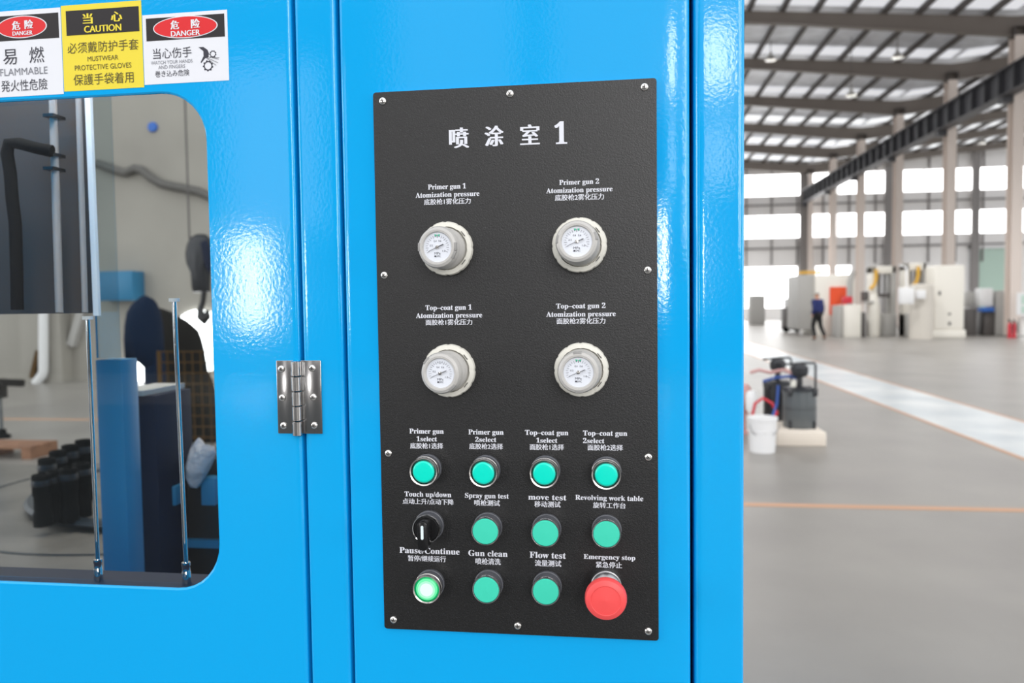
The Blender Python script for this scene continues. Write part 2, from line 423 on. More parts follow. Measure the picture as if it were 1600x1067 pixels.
# high-bay lamps
lamps = [(1330, 150, 33.5, 'round hanging lamp nearest the middle of the roof view'), (1204, 94, 34.0, 'round hanging lamp close to the blue booth edge under the second rafter'),
         (1402, 90, 33.0, 'round hanging lamp below the second rafter, right of the roof view middle'), (1535, 224, 47, 'round hanging lamp right of the crane girder')]
def lamp(x, y, z, label, watt):
    o = thing('high_bay_lamp', label, 'lamp', (x, y, z), 'hanging lamps under the roof')
    MB().lathe([(.06, .34), (.07, .2), (.13, .17), (.24, 0), (.225, 0), (.12, .15), (.0, .16)], (x, y, z), n=20).build('shade', M['machine_grey'], o, 40)
    MB().tube([(x, y, z+.34), (x, y, zroof(x)-.02)], .015, 6).build('rod', M['machine_dark'], o)
    d = bpy.data.lights.new('bulb', 'SPOT'); d.energy = watt; d.spot_size = math.radians(150); d.spot_blend = .8; d.shadow_soft_size = .1
    l = bpy.data.objects.new('bulb', d); COL.objects.link(l); l.parent = o; l.location = (0, 0, .12)
for a, b, y, lb in lamps:
    p = at(a, b, y); lamp(p.x, y, p.z, lb, 200)
for x, y in ((4, 22), (10.5, 22), (4, 31), (21, 22), (24.6, 33), (4, 43), (21, 43), (8, 52), (26, 50)):  # unseen extra lamps added to brighten the hall
    lamp(x, y, zroof(x)-1.6, 'unseen round hanging lamp added high under the hall roof', 4600 if y > 49 else 2300)

# wall behind the photographer, open to the sky above
rw = struct(MB().box(-22, 42, -15.6, -15.2, 0, 8.5).build('wall_right', M['rear_wall']))
m = MB()
for x in (-18, -12, -5, -1.5, 4.5, 8, 14, 20): m.box(x-.3, x+.3, -15.2, -14.9, 0, 8.5)
m.build('pilaster', M['machine_dark'], rw)
# pale side wall seen through the booth window
wl = MB(); YL = 13.5
wl.box(-22, -3.6, YL, YL+.25, 0, 8)
lw = struct(wl.build('wall_left', M['wall_pale']))
def wp(a, b, y=YL): p = at(a, b, y); return p
sun_spot = at(283, 500, YL)
o = struct(MB().lathe([(.62, 0), (.62, .06)], (sun_spot.x+.42, YL-.07, sun_spot.z-.42), (0, 1, 0), 40).build('window_4', M['daylight'], None, 40))  # glowing disc standing in for a sunlit patch on the wall
o = struct(MB().prism([(wp(a, b).x, wp(a, b).z) for a, b in ((181, 597), (183, 580), (195, 566), (212, 562), (228, 568), (233, 597))], YL-.07, YL-.02).build('window_5', M['daylight']))  # second sunlit patch of the wall, made as a glowing plate

# ================================================================== THE SPRAY BOOTH
booth = thing('spray_booth', 'glossy bright blue spray booth cabinet with a hinged window door', 'machine', (0, 0, 0))
ZB, ZT = .02, 2.35
def sheet(mb, x0, x1, r0=.004, r1=.004, depth=.03, e0=.003, e1=.003):
    """upright folded sheet: flat front at y=0, both long edges rounded back"""
    prof = []
    n = 6
    for k in range(n+1):
        a = PI/2*k/n; prof.append((x0+r0-r0*math.cos(a), r0-r0*math.sin(a)))
    prof += [(x0+r0+e0, 0), (x1-r1-e1, 0)]
    for k in range(n, -1, -1):
        a = PI/2*k/n; prof.append((x1-r1+r1*math.cos(a), r1-r1*math.sin(a)))
    prof = [(x0, depth)]+prof+[(x1, depth)]
    v = [(x, y, z) for z in (ZB, ZT) for x, y in prof]; m = len(prof)
    f = [(i, i+1, i+1+m, i+m) for i in range(m-1)]+[(m-1, 0, m, 2*m-1), tuple(range(m)), tuple(range(2*m-1, m-1, -1))]
    mb.add(v, f)
# door with a rounded window opening
DXL, DXR = -.78, -.2262
WX0, WX1, WZ0, WZ1, WR = -.70, -.3225, 1.1475, 1.6765, .050
def rrect(x0, x1, z0, z1, r, n=8):
    pts = []
    for cx, cz, a0 in ((x1-r, z1-r, 0), (x0+r, z1-r, PI/2), (x0+r, z0+r, PI), (x1-r, z0+r, 3*PI/2)):
        for k in range(n+1):
            a = a0+PI/2*k/n; pts.append((cx+r*math.cos(a), cz+r*math.sin(a)))
    return pts
inner = rrect(WX0, WX1, WZ0, WZ1, WR)
def outer(x0, x1, z0, z1): return rrect(x0, x1, z0, z1, .0001)
R = .004
dm = MB()
loops = [(inner, .004), (inner, .0015), (rrect(WX0-.0015, WX1+.0015, WZ0-.0015, WZ1+.0015, WR), 0.0),
         (rrect(WX0-.003, WX1+.003, WZ0-.003, WZ1+.003, WR), 0.0), (outer(DXL+.007, DXR-.007, ZB+.007, ZT-.007), 0.0)]
for k in range(0, 7):
    a = PI/2*k/6; ins = R-R*math.sin(a)
    loops.append((outer(DXL+ins, DXR-ins, ZB+ins, ZT-ins), R-R*math.cos(a)))
loops.append((outer(DXL, DXR, ZB, ZT), .032)); loops.append((inner, .004))
n = len(inner); v = []; f = []
for pts, y in loops: v += [(p[0], y, p[1]) for p in pts]
for i in range(len(loops)-1):
    for k in range(n): f.append((i*n+k, i*n+(k+1) % n, (i+1)*n+(k+1) % n, (i+1)*n+k))
dm.add(v, f)
door = dm.build('door', M['blue'], booth, 30)
MB().box(WX0-.02, WX1+.02, .006, .010, WZ0-.02, WZ1+.02).build('window_pane', M['glass'], door)
m = MB(); m.box(WX0-.08, WX1+.03, .036, .115, WZ0-.06, 1.1215); m.build('inner_ledge', M['navy'], door)  # shade inside the door is put into the ledge's dark colour
m = MB(); sheet(m, -.2225, -.1790); m.build('frame_post', M['blue'], booth, 30)
m = MB(); sheet(m, -.1755, .1715, e1=.022); m.build('front_sheet', M['blue'], booth, 30)
m = MB(); sheet(m, .1752, .2225, .007, .004, 2.2); m.build('corner_post', M['blue'], booth, 30)
m = MB(); m.box(-2.6, -.785, 0, .03, ZB, ZT); m.build('side_sheet', M['blue'], booth, bevel=.004)
m = MB(); m.box(-.2260, .1750, .0305, .034, ZB, ZT); m.build('backing_sheet', M['navy'], booth)
m = MB(); m.box(-2.6, .2225, .035, 2.2, ZT, ZT+.05); m.build('roof_sheet', M['steel_blue'], booth)
for x in (-2.56, .13): MB().box(x, x+.04, 2.12, 2.16, .02, ZT).build('rear_post', M['steel_blue'], booth)

# hinge: two leaves, knuckle barrel, six screws
hz0, hz1 = at(465, 677, 0).z, at(465, 563, 0).z
hx0, hxk0, hxk1, hx1 = at(434, 620, 0).x, at(457, 620, 0).x, at(476, 620, 0).x, at(503.5, 620, 0).x
hc = (hxk0+hxk1)/2
hg = MB().box(hx0, hc-.004, -.0018, -.0001, hz0, hz1).build('hinge', M['hinge'], booth, bevel=.0006)
MB().box(hc+.004, hx1, -.0018, -.0001, hz0, hz1).build('leaf', M['hinge'], hg, bevel=.0006)
seg = [hz1+(hz0-hz1)*t for t in (-.005, .205, .41, .61, .815, 1.02)]
for k in range(5):
    MB().lathe([(0, 0), (.0045, .0), (.0052, .0006), (.0052, seg[k]-seg[k+1]-.0014), (.0045, seg[k]-seg[k+1]-.0008), (0, seg[k]-seg[k+1]-.0008)],
               (hc, -.0046, seg[k+1]), (0, 0, 1), 20).build('knuckle', M['hinge'], hg, 40)
def screw_mesh(mb, x, y, z, r, ang=0.3):
    mb.lathe([(r, 0), (r*.96, r*.22), (r*.78, r*.42), (r*.42, r*.55), (0, r*.58)], (x, y, z), (0, -1, 0), 20)
    for a in (ang, ang+PI/2):
        d = Vector((math.cos(a), 0, math.sin(a)))*r*.5; p = Vector((x, y-r*.56, z))
        mb.bar(p-d, p+d, r*.18, r*.12, 1)
for a, b in ((441, 576), (442.5, 621), (444.5, 664.5), (489, 575), (490.5, 620), (492, 664)):
    p = at(a, b, 0); m = MB(); screw_mesh(m, p.x, -.0017, p.z, .0038, random.random()*1.5)
    m.build('screw', [M['steel'], M['slot']], hg, 40)

# ------------------------------------------------------------------ warning stickers on the door
def plate_rect(mb, x0, y0t, x1, y1t, y0b, y1b, y, mi=0, th=.0002):
    """quad with pixel corners (x0,y0t) (x1,y1t) (x1,y1b) (x0,y0b) squared up on the door plane"""
    xa = (at(x0, y0t).x+at(x0, y0b).x)/2; xb = (at(x1, y1t).x+at(x1, y1b).x)/2
    zt = (at(x0, y0t).z+at(x1, y1t).z)/2; zb = (at(x0, y0b).z+at(x1, y1b).z)/2
    mb.box(xa, xb, y-th, y, zb, zt, mi)
def ellipse(mb, cx, cy, rx, ry, y, mi=0):
    c = at(cx, cy); ax = (at(cx+rx, cy).x-at(cx-rx, cy).x)/2; az = (at(cx, cy-ry).z-at(cx, cy+ry).z)/2
    mb.prism([(c.x+ax*math.cos(2*PI*k/48), c.z+az*math.sin(2*PI*k/48)) for k in range(48)], y-.0001, y, mi)
def sticker(name, label, bgm, corners, band, ell, texts):
    x = at(corners[0], corners[1]).x
    o = thing(name, label, 'sticker', (x, 0, at(corners[0], corners[4]).z), 'warning stickers on the door')
    m = MB(); plate_rect(m, *corners, -.0001); m.build('sheet', bgm, o)
    m = MB(); plate_rect(m, *band, -.0004); m.build('header_band', M['sign_black'], o)
    if ell:
        m = MB(); ellipse(m, *ell, -.0007); ellipse(m, ell[0], ell[1], ell[2]-1.6, ell[3]-1.4, -.0009, 1)
        m.build('oval_badge', [M['sign_white'], M['sign_red']], o)
    for (s, x0, x1, y0, y1, mt, bold, yy) in texts:
        m = MB()
        for j in ((-1, -.33, .33, 1) if yy > .0005 else (0,)):
            e = (y1-y0)*.045; put_text(m, s, x0+e*j, x1+e*j, y0, y1, -yy, 0, lift=.0003+.00001*j)
        m.build('lettering', mt, o)
    return o
s1 = sticker('warning_sticker', 'white sticker with red oval DANGER badge and FLAMMABLE text, cut by the left edge', M['sign_white'],
        (-28, 21.5, 97, 10.5, 156, 145), (-22, 29, 92, 18.5, 68, 57.5), (35, 42.5, 39, 17.5),
        [('危', 19.5, 31.5, 33, 47, M['sign_white'], 0, .0011), ('险', 39, 51.5, 31, 45, M['sign_white'], 0, .0011), ('DANGER', 20, 51, 48.5, 55, M['sign_white'], 0, .0011),
         ('易', 5, 26.5, 77, 101, M['ink'], .0, .0004), ('燃', 46, 69, 73, 98, M['ink'], .0, .0004),
         ('FLAMMABLE', 0.5, 74.5, 106, 117, M['ink_light'], 0, .0004), ('発火性危險', 2, 74.5, 124, 142, M['ink'], 0, .0004)])
s2 = sticker('warning_sticker', 'yellow CAUTION sticker about wearing protective gloves', M['sign_yellow'],
        (98, 10, 223, -.5, 145, 135), (104, 19, 217.5, 8.5, 57, 48), None,
        [('当', 130, 144.5, 21, 37.5, M['sign_yellow'], 0, .0006), ('心', 174, 190.5, 18, 33.5, M['sign_yellow'], 0, .0006), ('CAUTION', 132, 189.5, 39, 49.5, M['sign_yellow'], 0, .0006),
         ('必须戴防护手套', 105.5, 216.5, 64, 81, M['ink_olive'], .0, .0004), ('MUSTWEAR', 137, 185, 87, 94.5, M['ink_olive'], 0, .0004),
         ('PROTECTIVE GLOVES', 117, 205.5, 100, 108, M['ink_olive'], 0, .0004), ('保護手袋着用', 115, 209, 114, 131.5, M['ink_olive'], 0, .0004)])
s3 = sticker('warning_sticker', 'white sticker with wide red DANGER oval and a hand caught in gears', M['sign_white'],
        (224.5, 25.5, 356.5, 13.5, 135, 123.5), (229, 31, 351, 20, 67, 55), (290, 42.5, 50.5, 17.5),
        [('危', 267, 279.5, 32, 46, M['sign_white'], 0, .0011), ('险', 299, 312, 29.5, 44, M['sign_white'], 0, .0011), ('DANGER', 267.5, 312.5, 47.5, 56, M['sign_white'], 0, .0011),
         ('当心伤手', 239, 299.5, 74.5, 91, M['ink'], .0, .0004), ('WATCH YOUR HANDS', 236, 301, 94, 99.5, M['ink_light'], 0, .0004),
         ('AND FINGERS', 247.5, 289.5, 101.5, 107, M['ink_light'], 0, .0004), ('巻き込み危険', 242.5, 296, 109.5, 119.5, M['ink'], .0, .0004)])
m = MB()
def pxpoly(mb, pts, y, mi=0): mb.prism([(at(a, b).x, at(a, b).z) for a, b in pts], y-.0001, y, mi)
pxpoly(m, [(310.5, 74), (318, 73.5), (324.5, 78), (327, 84), (325.5, 90), (321, 91), (317, 96), (314.5, 99), (314, 97), (318.5, 88), (318, 80)], -.0004)
for cx_, cy_, r_ in ((333, 84.5, 5.0), (325.5, 103, 7.5)):
    c = at(cx_, cy_); rr = r_*.634e-3
    k = 36
    v = []
    for i in range(k):
        a = 2*PI*i/k; tooth = 1.22 if (i//2) % 2 else 1.0
        v += [(c.x+rr*.78*math.cos(a), -.0005, c.z+rr*.78*math.sin(a)), (c.x+rr*tooth*math.cos(a), -.0005, c.z+rr*tooth*math.sin(a))]
    m.add(v, [(2*i, 2*i+1, (2*i+3) % (2*k), (2*i+2) % (2*k)) for i in range(k)])
for a, b in (((322, 88), (342, 92.5)), ((323, 90), (341, 98)), ((323, 91), (338, 102)), ((328, 90), (343, 90))):
    m.bar(at(*a)-Vector((0, .0005, 0)), at(*b)-Vector((0, .0005, 0)), .0007, .0002)
m.build('pictogram', M['ink'], s3)

# ------------------------------------------------------------------ control panel
PT = .003
cp = thing('control_console', 'black textured control panel plate with white captions, gauges and push buttons', 'control panel', (0, -PT/2, 1.39))
PZ0, PZ1 = 1.1155, 1.6645
m = MB(); m.prism(rrect(-.1402, .1402, PZ0, PZ1, .003, 4), -PT, -.00005)
m.mi = [0, 1]+[1]*(len(m.f)-2)
m.build('plate', [M['panel'], M['plate_edge']], cp)
for a, b in ((598, 158), (797, 146.5), (1007, 136), (600.5, 430), (1012, 422), (607, 708), (1013, 714), (615, 968), (809, 977.5), (1013, 986)):
    p = at(a, b, -PT); m = MB(); screw_mesh(m, p.x, -PT, p.z, .0039, random.random()*1.5)
    part_label(m.build('screw', [M['steel'], M['slot']], cp, 40), 'domed steel cross-head screw')
def caption(name, lines):
    m = MB()
    for s, x0, x1, y0, y1, k in lines:
        if k == 's':
            e = (y1-y0)*.02
            for j in (-1, 1): put_text(m, serif(s), x0+e*j, x1+e*j, y0, y1, -PT, 0, 0, 'serif', lift=.0002+.00001*j)
        else:                      # heavy strokes: three slightly shifted impressions
            e = (y1-y0)*(.04 if y1-y0 > 20 else .022)
            for j in (-1, -.33, .33, 1): put_text(m, s, x0+e*(1+j), x1-e*(1-j), y0, y1, -PT, 0, lift=.0002+.00001*j)
    return m.build(name, M['white_print'], cp)
caption('title', [('喷', 701.5, 733, 199.5, 231.5, 'c'), ('涂', 757, 787, 196.5, 228.5, 'c'), ('室', 812.5, 843.5, 194.5, 226, 'c'), ('1', 867, 885.5, 191.5, 225, 's')])
AP = 'Atomization pressure'
caps = [
 [('Primer gun 1', 668.7, 728, 287.4, 295.3, 's'), (AP, 649.4, 749, 299.8, 307.5, 's'), ('底胶枪1雾化压力', 662.5, 735.6, 310, 319.3, 'c')],
 [('Primer gun 2', 873.8, 936, 280.2, 288, 's'), (AP, 853.5, 957, 292.6, 300.4, 's'), ('底胶枪2雾化压力', 867, 943.7, 303, 312.7, 'c')],
 [('Top-coat gun 1', 664.8, 737, 476.4, 484.2, 's'), (AP, 650, 753.4, 488.7, 496.4, 's'), ('面胶枪1雾化压力', 665, 738, 498.8, 508, 'c')],
 [('Top-coat gun 2', 869, 946, 473.8, 481.6, 's'), (AP, 853.5, 962, 486.6, 494.4, 's'), ('面胶枪2雾化压力', 869.6, 946, 496.6, 506, 'c')],
 [('Primer gun', 639.8, 693.3, 669.8, 677.4, 's'), ('1select', 651, 682.7, 682, 689.3, 's'), ('底胶枪1选择', 640.9, 692.5, 691.8, 701, 'c')],
 [('Primer gun', 732, 786.8, 671, 678.8, 's'), ('2select', 742.6, 775.5, 683, 690.2, 's'), ('底胶枪2选择', 733.2, 786, 692.6, 702, 'c')],
 [('Top-coat gun', 820.4, 888, 671.8, 679.6, 's'), ('1select', 838, 870.8, 684.3, 691.5, 's'), ('面胶枪1选择', 827.7, 881.4, 693.7, 703, 'c')],
 [('Top-coat gun', 911, 980, 672.8, 680.6, 's'), ('2select', 911, 944.3, 684.8, 692.2, 's'), ('面胶枪2选择', 918, 973.5, 694.4, 703.8, 'c')],
 [('Touch up/down', 632.3, 705, 768.3, 776, 's'), ('点动上升/点动下降', 629, 709, 779, 788, 'c')],
 [('Spray gun test', 726.7, 795, 770.6, 778.2, 's'), ('喷枪测试', 741, 781.3, 780.9, 790.2, 'c')],
 [('move test', 825.5, 885, 772.5, 781, 's'), ('移动测试', 835, 876, 783, 792.5, 'c')],
 [('Revolving work table', 899, 1005, 774, 781.7, 's'), ('旋转工作台', 926.5, 977.7, 784.8, 794, 'c')],
 [('Pause/Continue', 624.3, 718, 856, 865, 's'), ('暂停/继续运行', 637.4, 697, 868, 877.3, 'c')],
 [('Gun clean', 732, 793, 860, 869, 's'), ('喷枪清洗', 743, 782.5, 872, 882, 'c')],
 [('Flow test', 827.7, 884, 862.5, 872, 's'), ('流量测试', 835.6, 877, 875, 884.8, 'c')],
 [('Emergency stop', 912, 992.5, 866.6, 874, 's'), ('紧急停止', 931, 972, 877.7, 887.2, 'c')]]
for c in caps: caption('caption', c)

AX = (0, -1, 0)
HB = .022
def push_button(px, py, kind, label):
    c = at(px, py, -HB); o = Vector((c.x, -PT, c.z)); h = HB-PT
    m = MB()
    m.lathe([(.0146, 0), (.0148, .004), (.0140, .0045), (.0136, h-.006)], o, AX, 40, 1)
    if kind == 'flush':
        m.lathe([(.0134, h-.006), (.0142, h-.005), (.0144, h-.0015), (.0139, h-.0002), (.0131, h-.0003), (.0129, h-.004)], o, AX, 40, 0)
        b = part_label(m.build('push_button', [M['chrome'], M['black_collar']], cp, 40), label)
        MB().lathe([(.0128, h-.006), (.0128, h-.0004), (.0122, h+.0006), (.0, h+.0009)], o, AX, 40).build('button_cap', M['green'], b, 40)
    else:
        lit = kind == 'lit'
        m.lathe([(.0137, h-.008), (.0145, h-.0075), (.0145, h-.0055), (.0140, h-.0052), (.0140, h-.0042), (.0145, h-.0039), (.0146, h-.0012), (.0141, h), (.0128, h-.0005), (.0122, h-.004)], o, AX, 40, 0)
        b = part_label(m.build('push_button', [M['steel'], M['black_collar']], cp, 40), label)
        MB().lathe([(.0121, h-.006), (.0121, h-.0022), (.0110, h-.0016)], o, AX, 40).build('lens_rim', M['green_glow'] if lit else M['lens_rim'], b, 40)
        m = MB(); m.lathe([(.0108, h-.005), (.0108, h-.0006), (.0098, h+.0003), (.0088, h+.0004)], o, AX, 40)
        m.f = m.f[:-2]; m.mi = m.mi[:-2]
        m.lathe([(.0088, h+.0004), (.0066, h+.0005)], o, AX, 40, 1); m.f = m.f[:-2]; m.mi = m.mi[:-2]
        m.lathe([(.0066, h+.0005), (0, h+.0006)], o, AX, 40, 2); m.f = [f for f in m.f if len(f) < 30]; m.mi = m.mi[:len(m.f)]
        m.build('lens', [M['green_lit'], M['green_lit_mid'], M['green_lit_core']] if lit else [M['green_lens']]*3, b, 40)
    return b
for a, b, l in ((661.5, 737.3, 'green illuminated button with a ribbed metal ring under the caption Primer gun 1select'), (754.9, 739.3, 'green illuminated button with a ribbed metal ring under the caption Primer gun 2select'),
                (850.2, 740.2, 'green illuminated button with a ribbed metal ring under the caption Top-coat gun 1select'), (947.3, 742.2, 'green illuminated button with a ribbed metal ring under the caption Top-coat gun 2select')):
    push_button(a, b, 'lens', l)
for a, b, l in ((758.2, 830.5, 'flat green button under the caption Spray gun test'), (852, 833.3, 'flat green button under the caption move test'),
                (947.6, 834.8, 'flat green button under the caption Revolving work table'), (759.6, 921.8, 'flat green button under the caption Gun clean'),
                (852.7, 924.6, 'flat green button under the caption Flow test')):
    push_button(a, b, 'flush', l)
push_button(666.5, 921.3, 'lit', 'brightly lit green button under the caption Pause/Continue')

# selector switch with a raised lever and white pointer
c = at(665.5, 827, -.020); o = Vector((c.x, -PT, c.z)); h = .017
m = MB(); m.lathe([(.0150, 0), (.0152, .004), (.0143, .0045), (.0138, h-.004)], o, AX, 40, 1)
m.lathe([(.0136, h-.004), (.0143, h-.0035), (.0145, h-.001), (.0140, h), (.0132, h-.0002), (.0130, h-.004)], o, AX, 40, 0)
sw = part_label(m.build('selector_switch', [M['chrome'], M['black_collar']], cp, 40), 'black rotary selector switch with a white pointer line')
m = MB(); m.lathe([(.0129, h-.006), (.0129, h-.001), (.0122, h-.0004), (0, h-.0003)], o, AX, 40); m.build('rotor', M['black'], sw, 40)
m = MB(); q = o
pts = rrect(q.x-.0055, q.x+.0055, q.z-.0175, q.z+.0120, .0050, 5)
m.prism(pts, -PT-h-.015, -PT-h+.001); m.build('lever', M['black'], sw, bevel=.0012)
m = MB(); m.prism(rrect(q.x-.0013, q.x+.0013, q.z-.0058, q.z+.0080, .0012, 4), -PT-h-.0156, -PT-h-.0148); m.build('pointer', M['white_line'], sw)

# emergency stop
c = at(946.5, 938.5, -.046); o = Vector((c.x, -PT, c.z))
es = part_label(MB().lathe([(.0150, 0), (.0152, .006), (.0143, .0065), (.0130, .010), (.0098, .012), (.0098, .032)], o, AX, 40).build('emergency_stop_button', M['steel_dark'], cp, 40), 'grey collar under the red mushroom head')
MB().lathe([(.0098, .0300), (.0150, .0300), (.0186, .0315), (.0199, .0350), (.0199, .0385), (.0188, .0420), (.0160, .0436), (.0142, .0440), (.0137, .0434), (0, .0446)], o, AX, 48).build('mushroom_head', M['red'], es, 30)

# ------------------------------------------------------------------ regulators with built-in gauges
def gauge(ring_px, dial_px, tabs, green, label):
    c = at(*ring_px, -.008); org = Vector((c.x, -PT, c.z)); dd = at(*dial_px, -.034)
    ax = (dd-Vector((c.x, -PT, c.z))); L = ax.length; ax.normalize()
    kn = 40
    rg = MB().lathe([(.0248, 0), (.0262, .001), (.0267, .0035), (.0267, .007), (.0258, .0088), (.0216, .0098), (.0208, .006)], org, AX, 120, mod=lambda k: .982 if k % 10 < 2 else 1.0)
    rg = part_label(rg.build('pressure_regulator', M['ring_plastic'], cp, 40), label)
    # moulded knob carrying the gauge
    kn = MB().lathe([(.0206, .004), (.0206, .017), (.0196, .0185), (.0194, .021), (.0204, .0222), (.0204, L-.0045), (.0192, L-.001), (.0168, L+.0004), (.0150, L+.0002), (.0142, L-.002)], org, ax, 64).build('knob', M['cap_plastic'], rg, 35)
    # local frame on the dial
    up = Vector((0, 0, 1)); ux = -ax.cross(up); ux = Vector((1, 0, 0)) if ux.length < .1 else ux.normalized()
    if ux.x < 0: ux = -ux
    uz = ux.cross(-ax).normalized()
    if uz.z < 0: uz = -uz
    def dp(u, v, k=0.0): return org+ax*(L-.0018+k)+ux*u+uz*v
    MB().lathe([(.0143, L-.0032), (.0143, L-.0019), (0, L-.0018)], org, ax, 48).build('dial', M['dial'], rg, 40)
    m = MB()
    for k in range(21):
        a = math.radians(205-230*k/20); long_ = k % 2 == 0
        r1 = .0118; r0 = .0092 if long_ else .0100
        m.bar(dp(r0*math.cos(a), r0*math.sin(a), .0002), dp(r1*math.cos(a), r1*math.sin(a), .0002), .00045, .0001)
    def gtext(s, u0, u1, v0, v1, serif_=False):
        vv, ff = glyphs(s, 0); a0, a1 = min(p[0] for p in vv), max(p[0] for p in vv); b0, b1 = min(p[1] for p in vv), max(p[1] for p in vv)
        m.add([dp(u0+(p[0]-a0)/(a1-a0)*(u1-u0), v0+(p[1]-b0)/(b1-b0)*(v1-v0), .0002) for p in vv], ff)
    gtext('0.2', -.0078, -.0048, .0009, .0026); gtext('0.4', -.0036, -.0008, .0050, .0068); gtext('0.6', .0012, .0040, .0050, .0068); gtext('1.0', .0050, .0080, -.0046, -.0029)
    gtext('MPa', -.0032, .0030, -.0070, -.0048); gtext('SMC', -.0014, .0032, -.0096, -.0078)
    vv = [dp(-.0024+.0009*math.cos(2*PI*k/12), -.0087+.0009*math.sin(2*PI*k/12), .0002) for k in range(12)]
    m.add(vv, [tuple(range(12))])
    m.build('dial_scale', M['ink'], rg)
    if green:
        m = MB()
        for s in (-1, 1):
            m.add([dp(s*.0004, .0121, .0003), dp(s*.0030, .0124, .0003), dp(s*.0014, .0100, .0003)], [(0, 1, 2)])
        m.build('limit_mark', M['green_dot'], rg)
    m = MB(); a = math.radians(203)
    tip = dp(.0095*math.cos(a), .0095*math.sin(a), .0009); tail = dp(-.0022*math.cos(a), -.0022*math.sin(a), .0009); t2 = dp(-.0068*math.cos(a), -.0068*math.sin(a), .0009)
    m.bar(tip, tail, .0006, .0003); m.bar(tail, t2, .0027, .0003); m.lathe([(.0019, 0), (.0016, .0012), (0, .0014)], dp(0, 0, .0004), ax, 20, 1)
    m.build('needle', [M['black'], M['steel']], rg, 40)
    for ang in tabs:
        a = math.radians(ang); d = ux*math.cos(a)+uz*math.sin(a); t = -ux*math.sin(a)+uz*math.cos(a)
        p = org+ax*(L-.0022)+d*.0172
        m = MB()
        v = [p+d*s*.0025+t*q*.0040+ax*k for s in (-1, 1) for q in (-1, 1) for k in (-.006, .0022)]
        m.add(v, [(0, 1, 3, 2), (4, 6, 7, 5), (0, 4, 5, 1), (2, 3, 7, 6), (0, 2, 6, 4), (1, 5, 7, 3)])
        m.build('tab', M['tab_plastic'], rg, bevel=.0005)
    for ang in (38, -38):
        m = MB()
        a = math.radians(ang); d = Vector((math.cos(a), 0, math.sin(a))); t = Vector((-math.sin(a), 0, math.cos(a)))
        p = org+Vector((0, -.0094, 0))+d*.0226
        m.bar(p-t*.0030, p+t*.0030, .0018, .0006)
        m.build('slot', M['slot'], rg)
gauge((698, 388.5), (682.5, 386), (178, 0, -25), True, 'off-white regulator knob with round gauge under the caption Primer gun 1')
gauge((905.5, 383), (901, 377), (172, 15), True, 'off-white regulator knob with round gauge under the caption Primer gun 2')
gauge((702, 579), (687, 583.5), (138, -48), False, 'off-white regulator knob with round gauge under the caption Top-coat gun 1')
gauge((908.5, 577.5), (903.5, 582), (92, -88), True, 'off-white regulator knob with round gauge under the caption Top-coat gun 2')

# ================================================================== INSIDE AND BEHIND THE BOOTH WINDOW
def pxs(pts, y): return [(at(a, b, y).x, at(a, b, y).z) for a, b in pts]
# work table with the revolving plate
tb = thing('work_table', 'worn pale steel work table inside the booth below the window', 'table', (-1.4, 1.4, 0))
MB().box(-2.5, -.35, .75, 2.15, .74, .80).build('tabletop', M['steel_table'], tb, bevel=.004)
for x, y in ((-2.4, .85), (-.45, .85), (-2.4, 2.05), (-.45, 2.05)):
    MB().box(x-.04, x+.04, y-.04, y+.04, 0, .74).build('leg', M['navy'], tb)
MB().lathe([(.745, 0), (.745, .0015), (.733, .0015), (.733, 0)], (-1.42, 1.80, .8005), n=96, cap=False).build('groove_ring', M['rim'], tb, 40)
tt = thing('turntable', 'round revolving plate with a dark rim on the work table', 'turntable', (-1.36, 1.82, .8025))
MB().lathe([(.54, 0), (.56, .004), (.575, .02), (.565, .03), (.53, .03), (.525, .022)], (-1.36, 1.82, .8025), n=96).build('rim', M['rim'], tt, 40)
MB().lathe([(.525, .0), (.525, .024), (0, .0245)], (-1.36, 1.82, .8025), n=96).build('plate', M['steel_table'], tt, 40)
# black rubber bushings standing on the turntable
bl = [(64, 741, .15, 'leftmost black rubber bushing on the turntable'), (73, 716, .17, 'black rubber bushing second from the left in the rear row on the turntable'),
      (90, 704, .18, 'black rubber bushing third from the left in the rear row on the turntable'), (109, 695, .19, 'black rubber bushing fourth from the left in the rear row on the turntable'),
      (130, 687, .20, 'rearmost black rubber bushing, just left of the chrome rod'), (84, 736, .15, 'black rubber bushing left in the front row on the turntable'),
      (106, 731, .16, 'black rubber bushing in the middle of the front row on the turntable'), (127, 724, .16, 'black rubber bushing in the front row nearest the chrome rod')]
ZTB = .828
first = None
for i, (a, b, hh, lb) in enumerate(bl):
    p = on_z(a, b, ZTB+hh)
    r = .0245
    if first is None:
        first = thing('rubber_bushing', lb, 'bushing', (p.x, p.y, ZTB), 'rubber bushings on the turntable')
        MB().lathe([(r, 0), (r, .035), (r*.88, .04), (r*.88, .08), (r, .085), (r, .138), (r*.94, .14), (r*.6, .14), (r*.55, .10), (0, .10)], first.location, n=28).build('body', M['rubber'], first, 40)
        MB().lathe([(r*1.05, .11), (r*1.08, .113), (r*1.08, .122), (r*1.05, .125)], first.location, n=28).build('band', M['tank_dark'], first, 40)
        t = first
    else:
        t = copy_tree(first); t.location = (p.x, p.y, ZTB); t['label'] = lb
    t.scale = (1, 1, hh/.14)
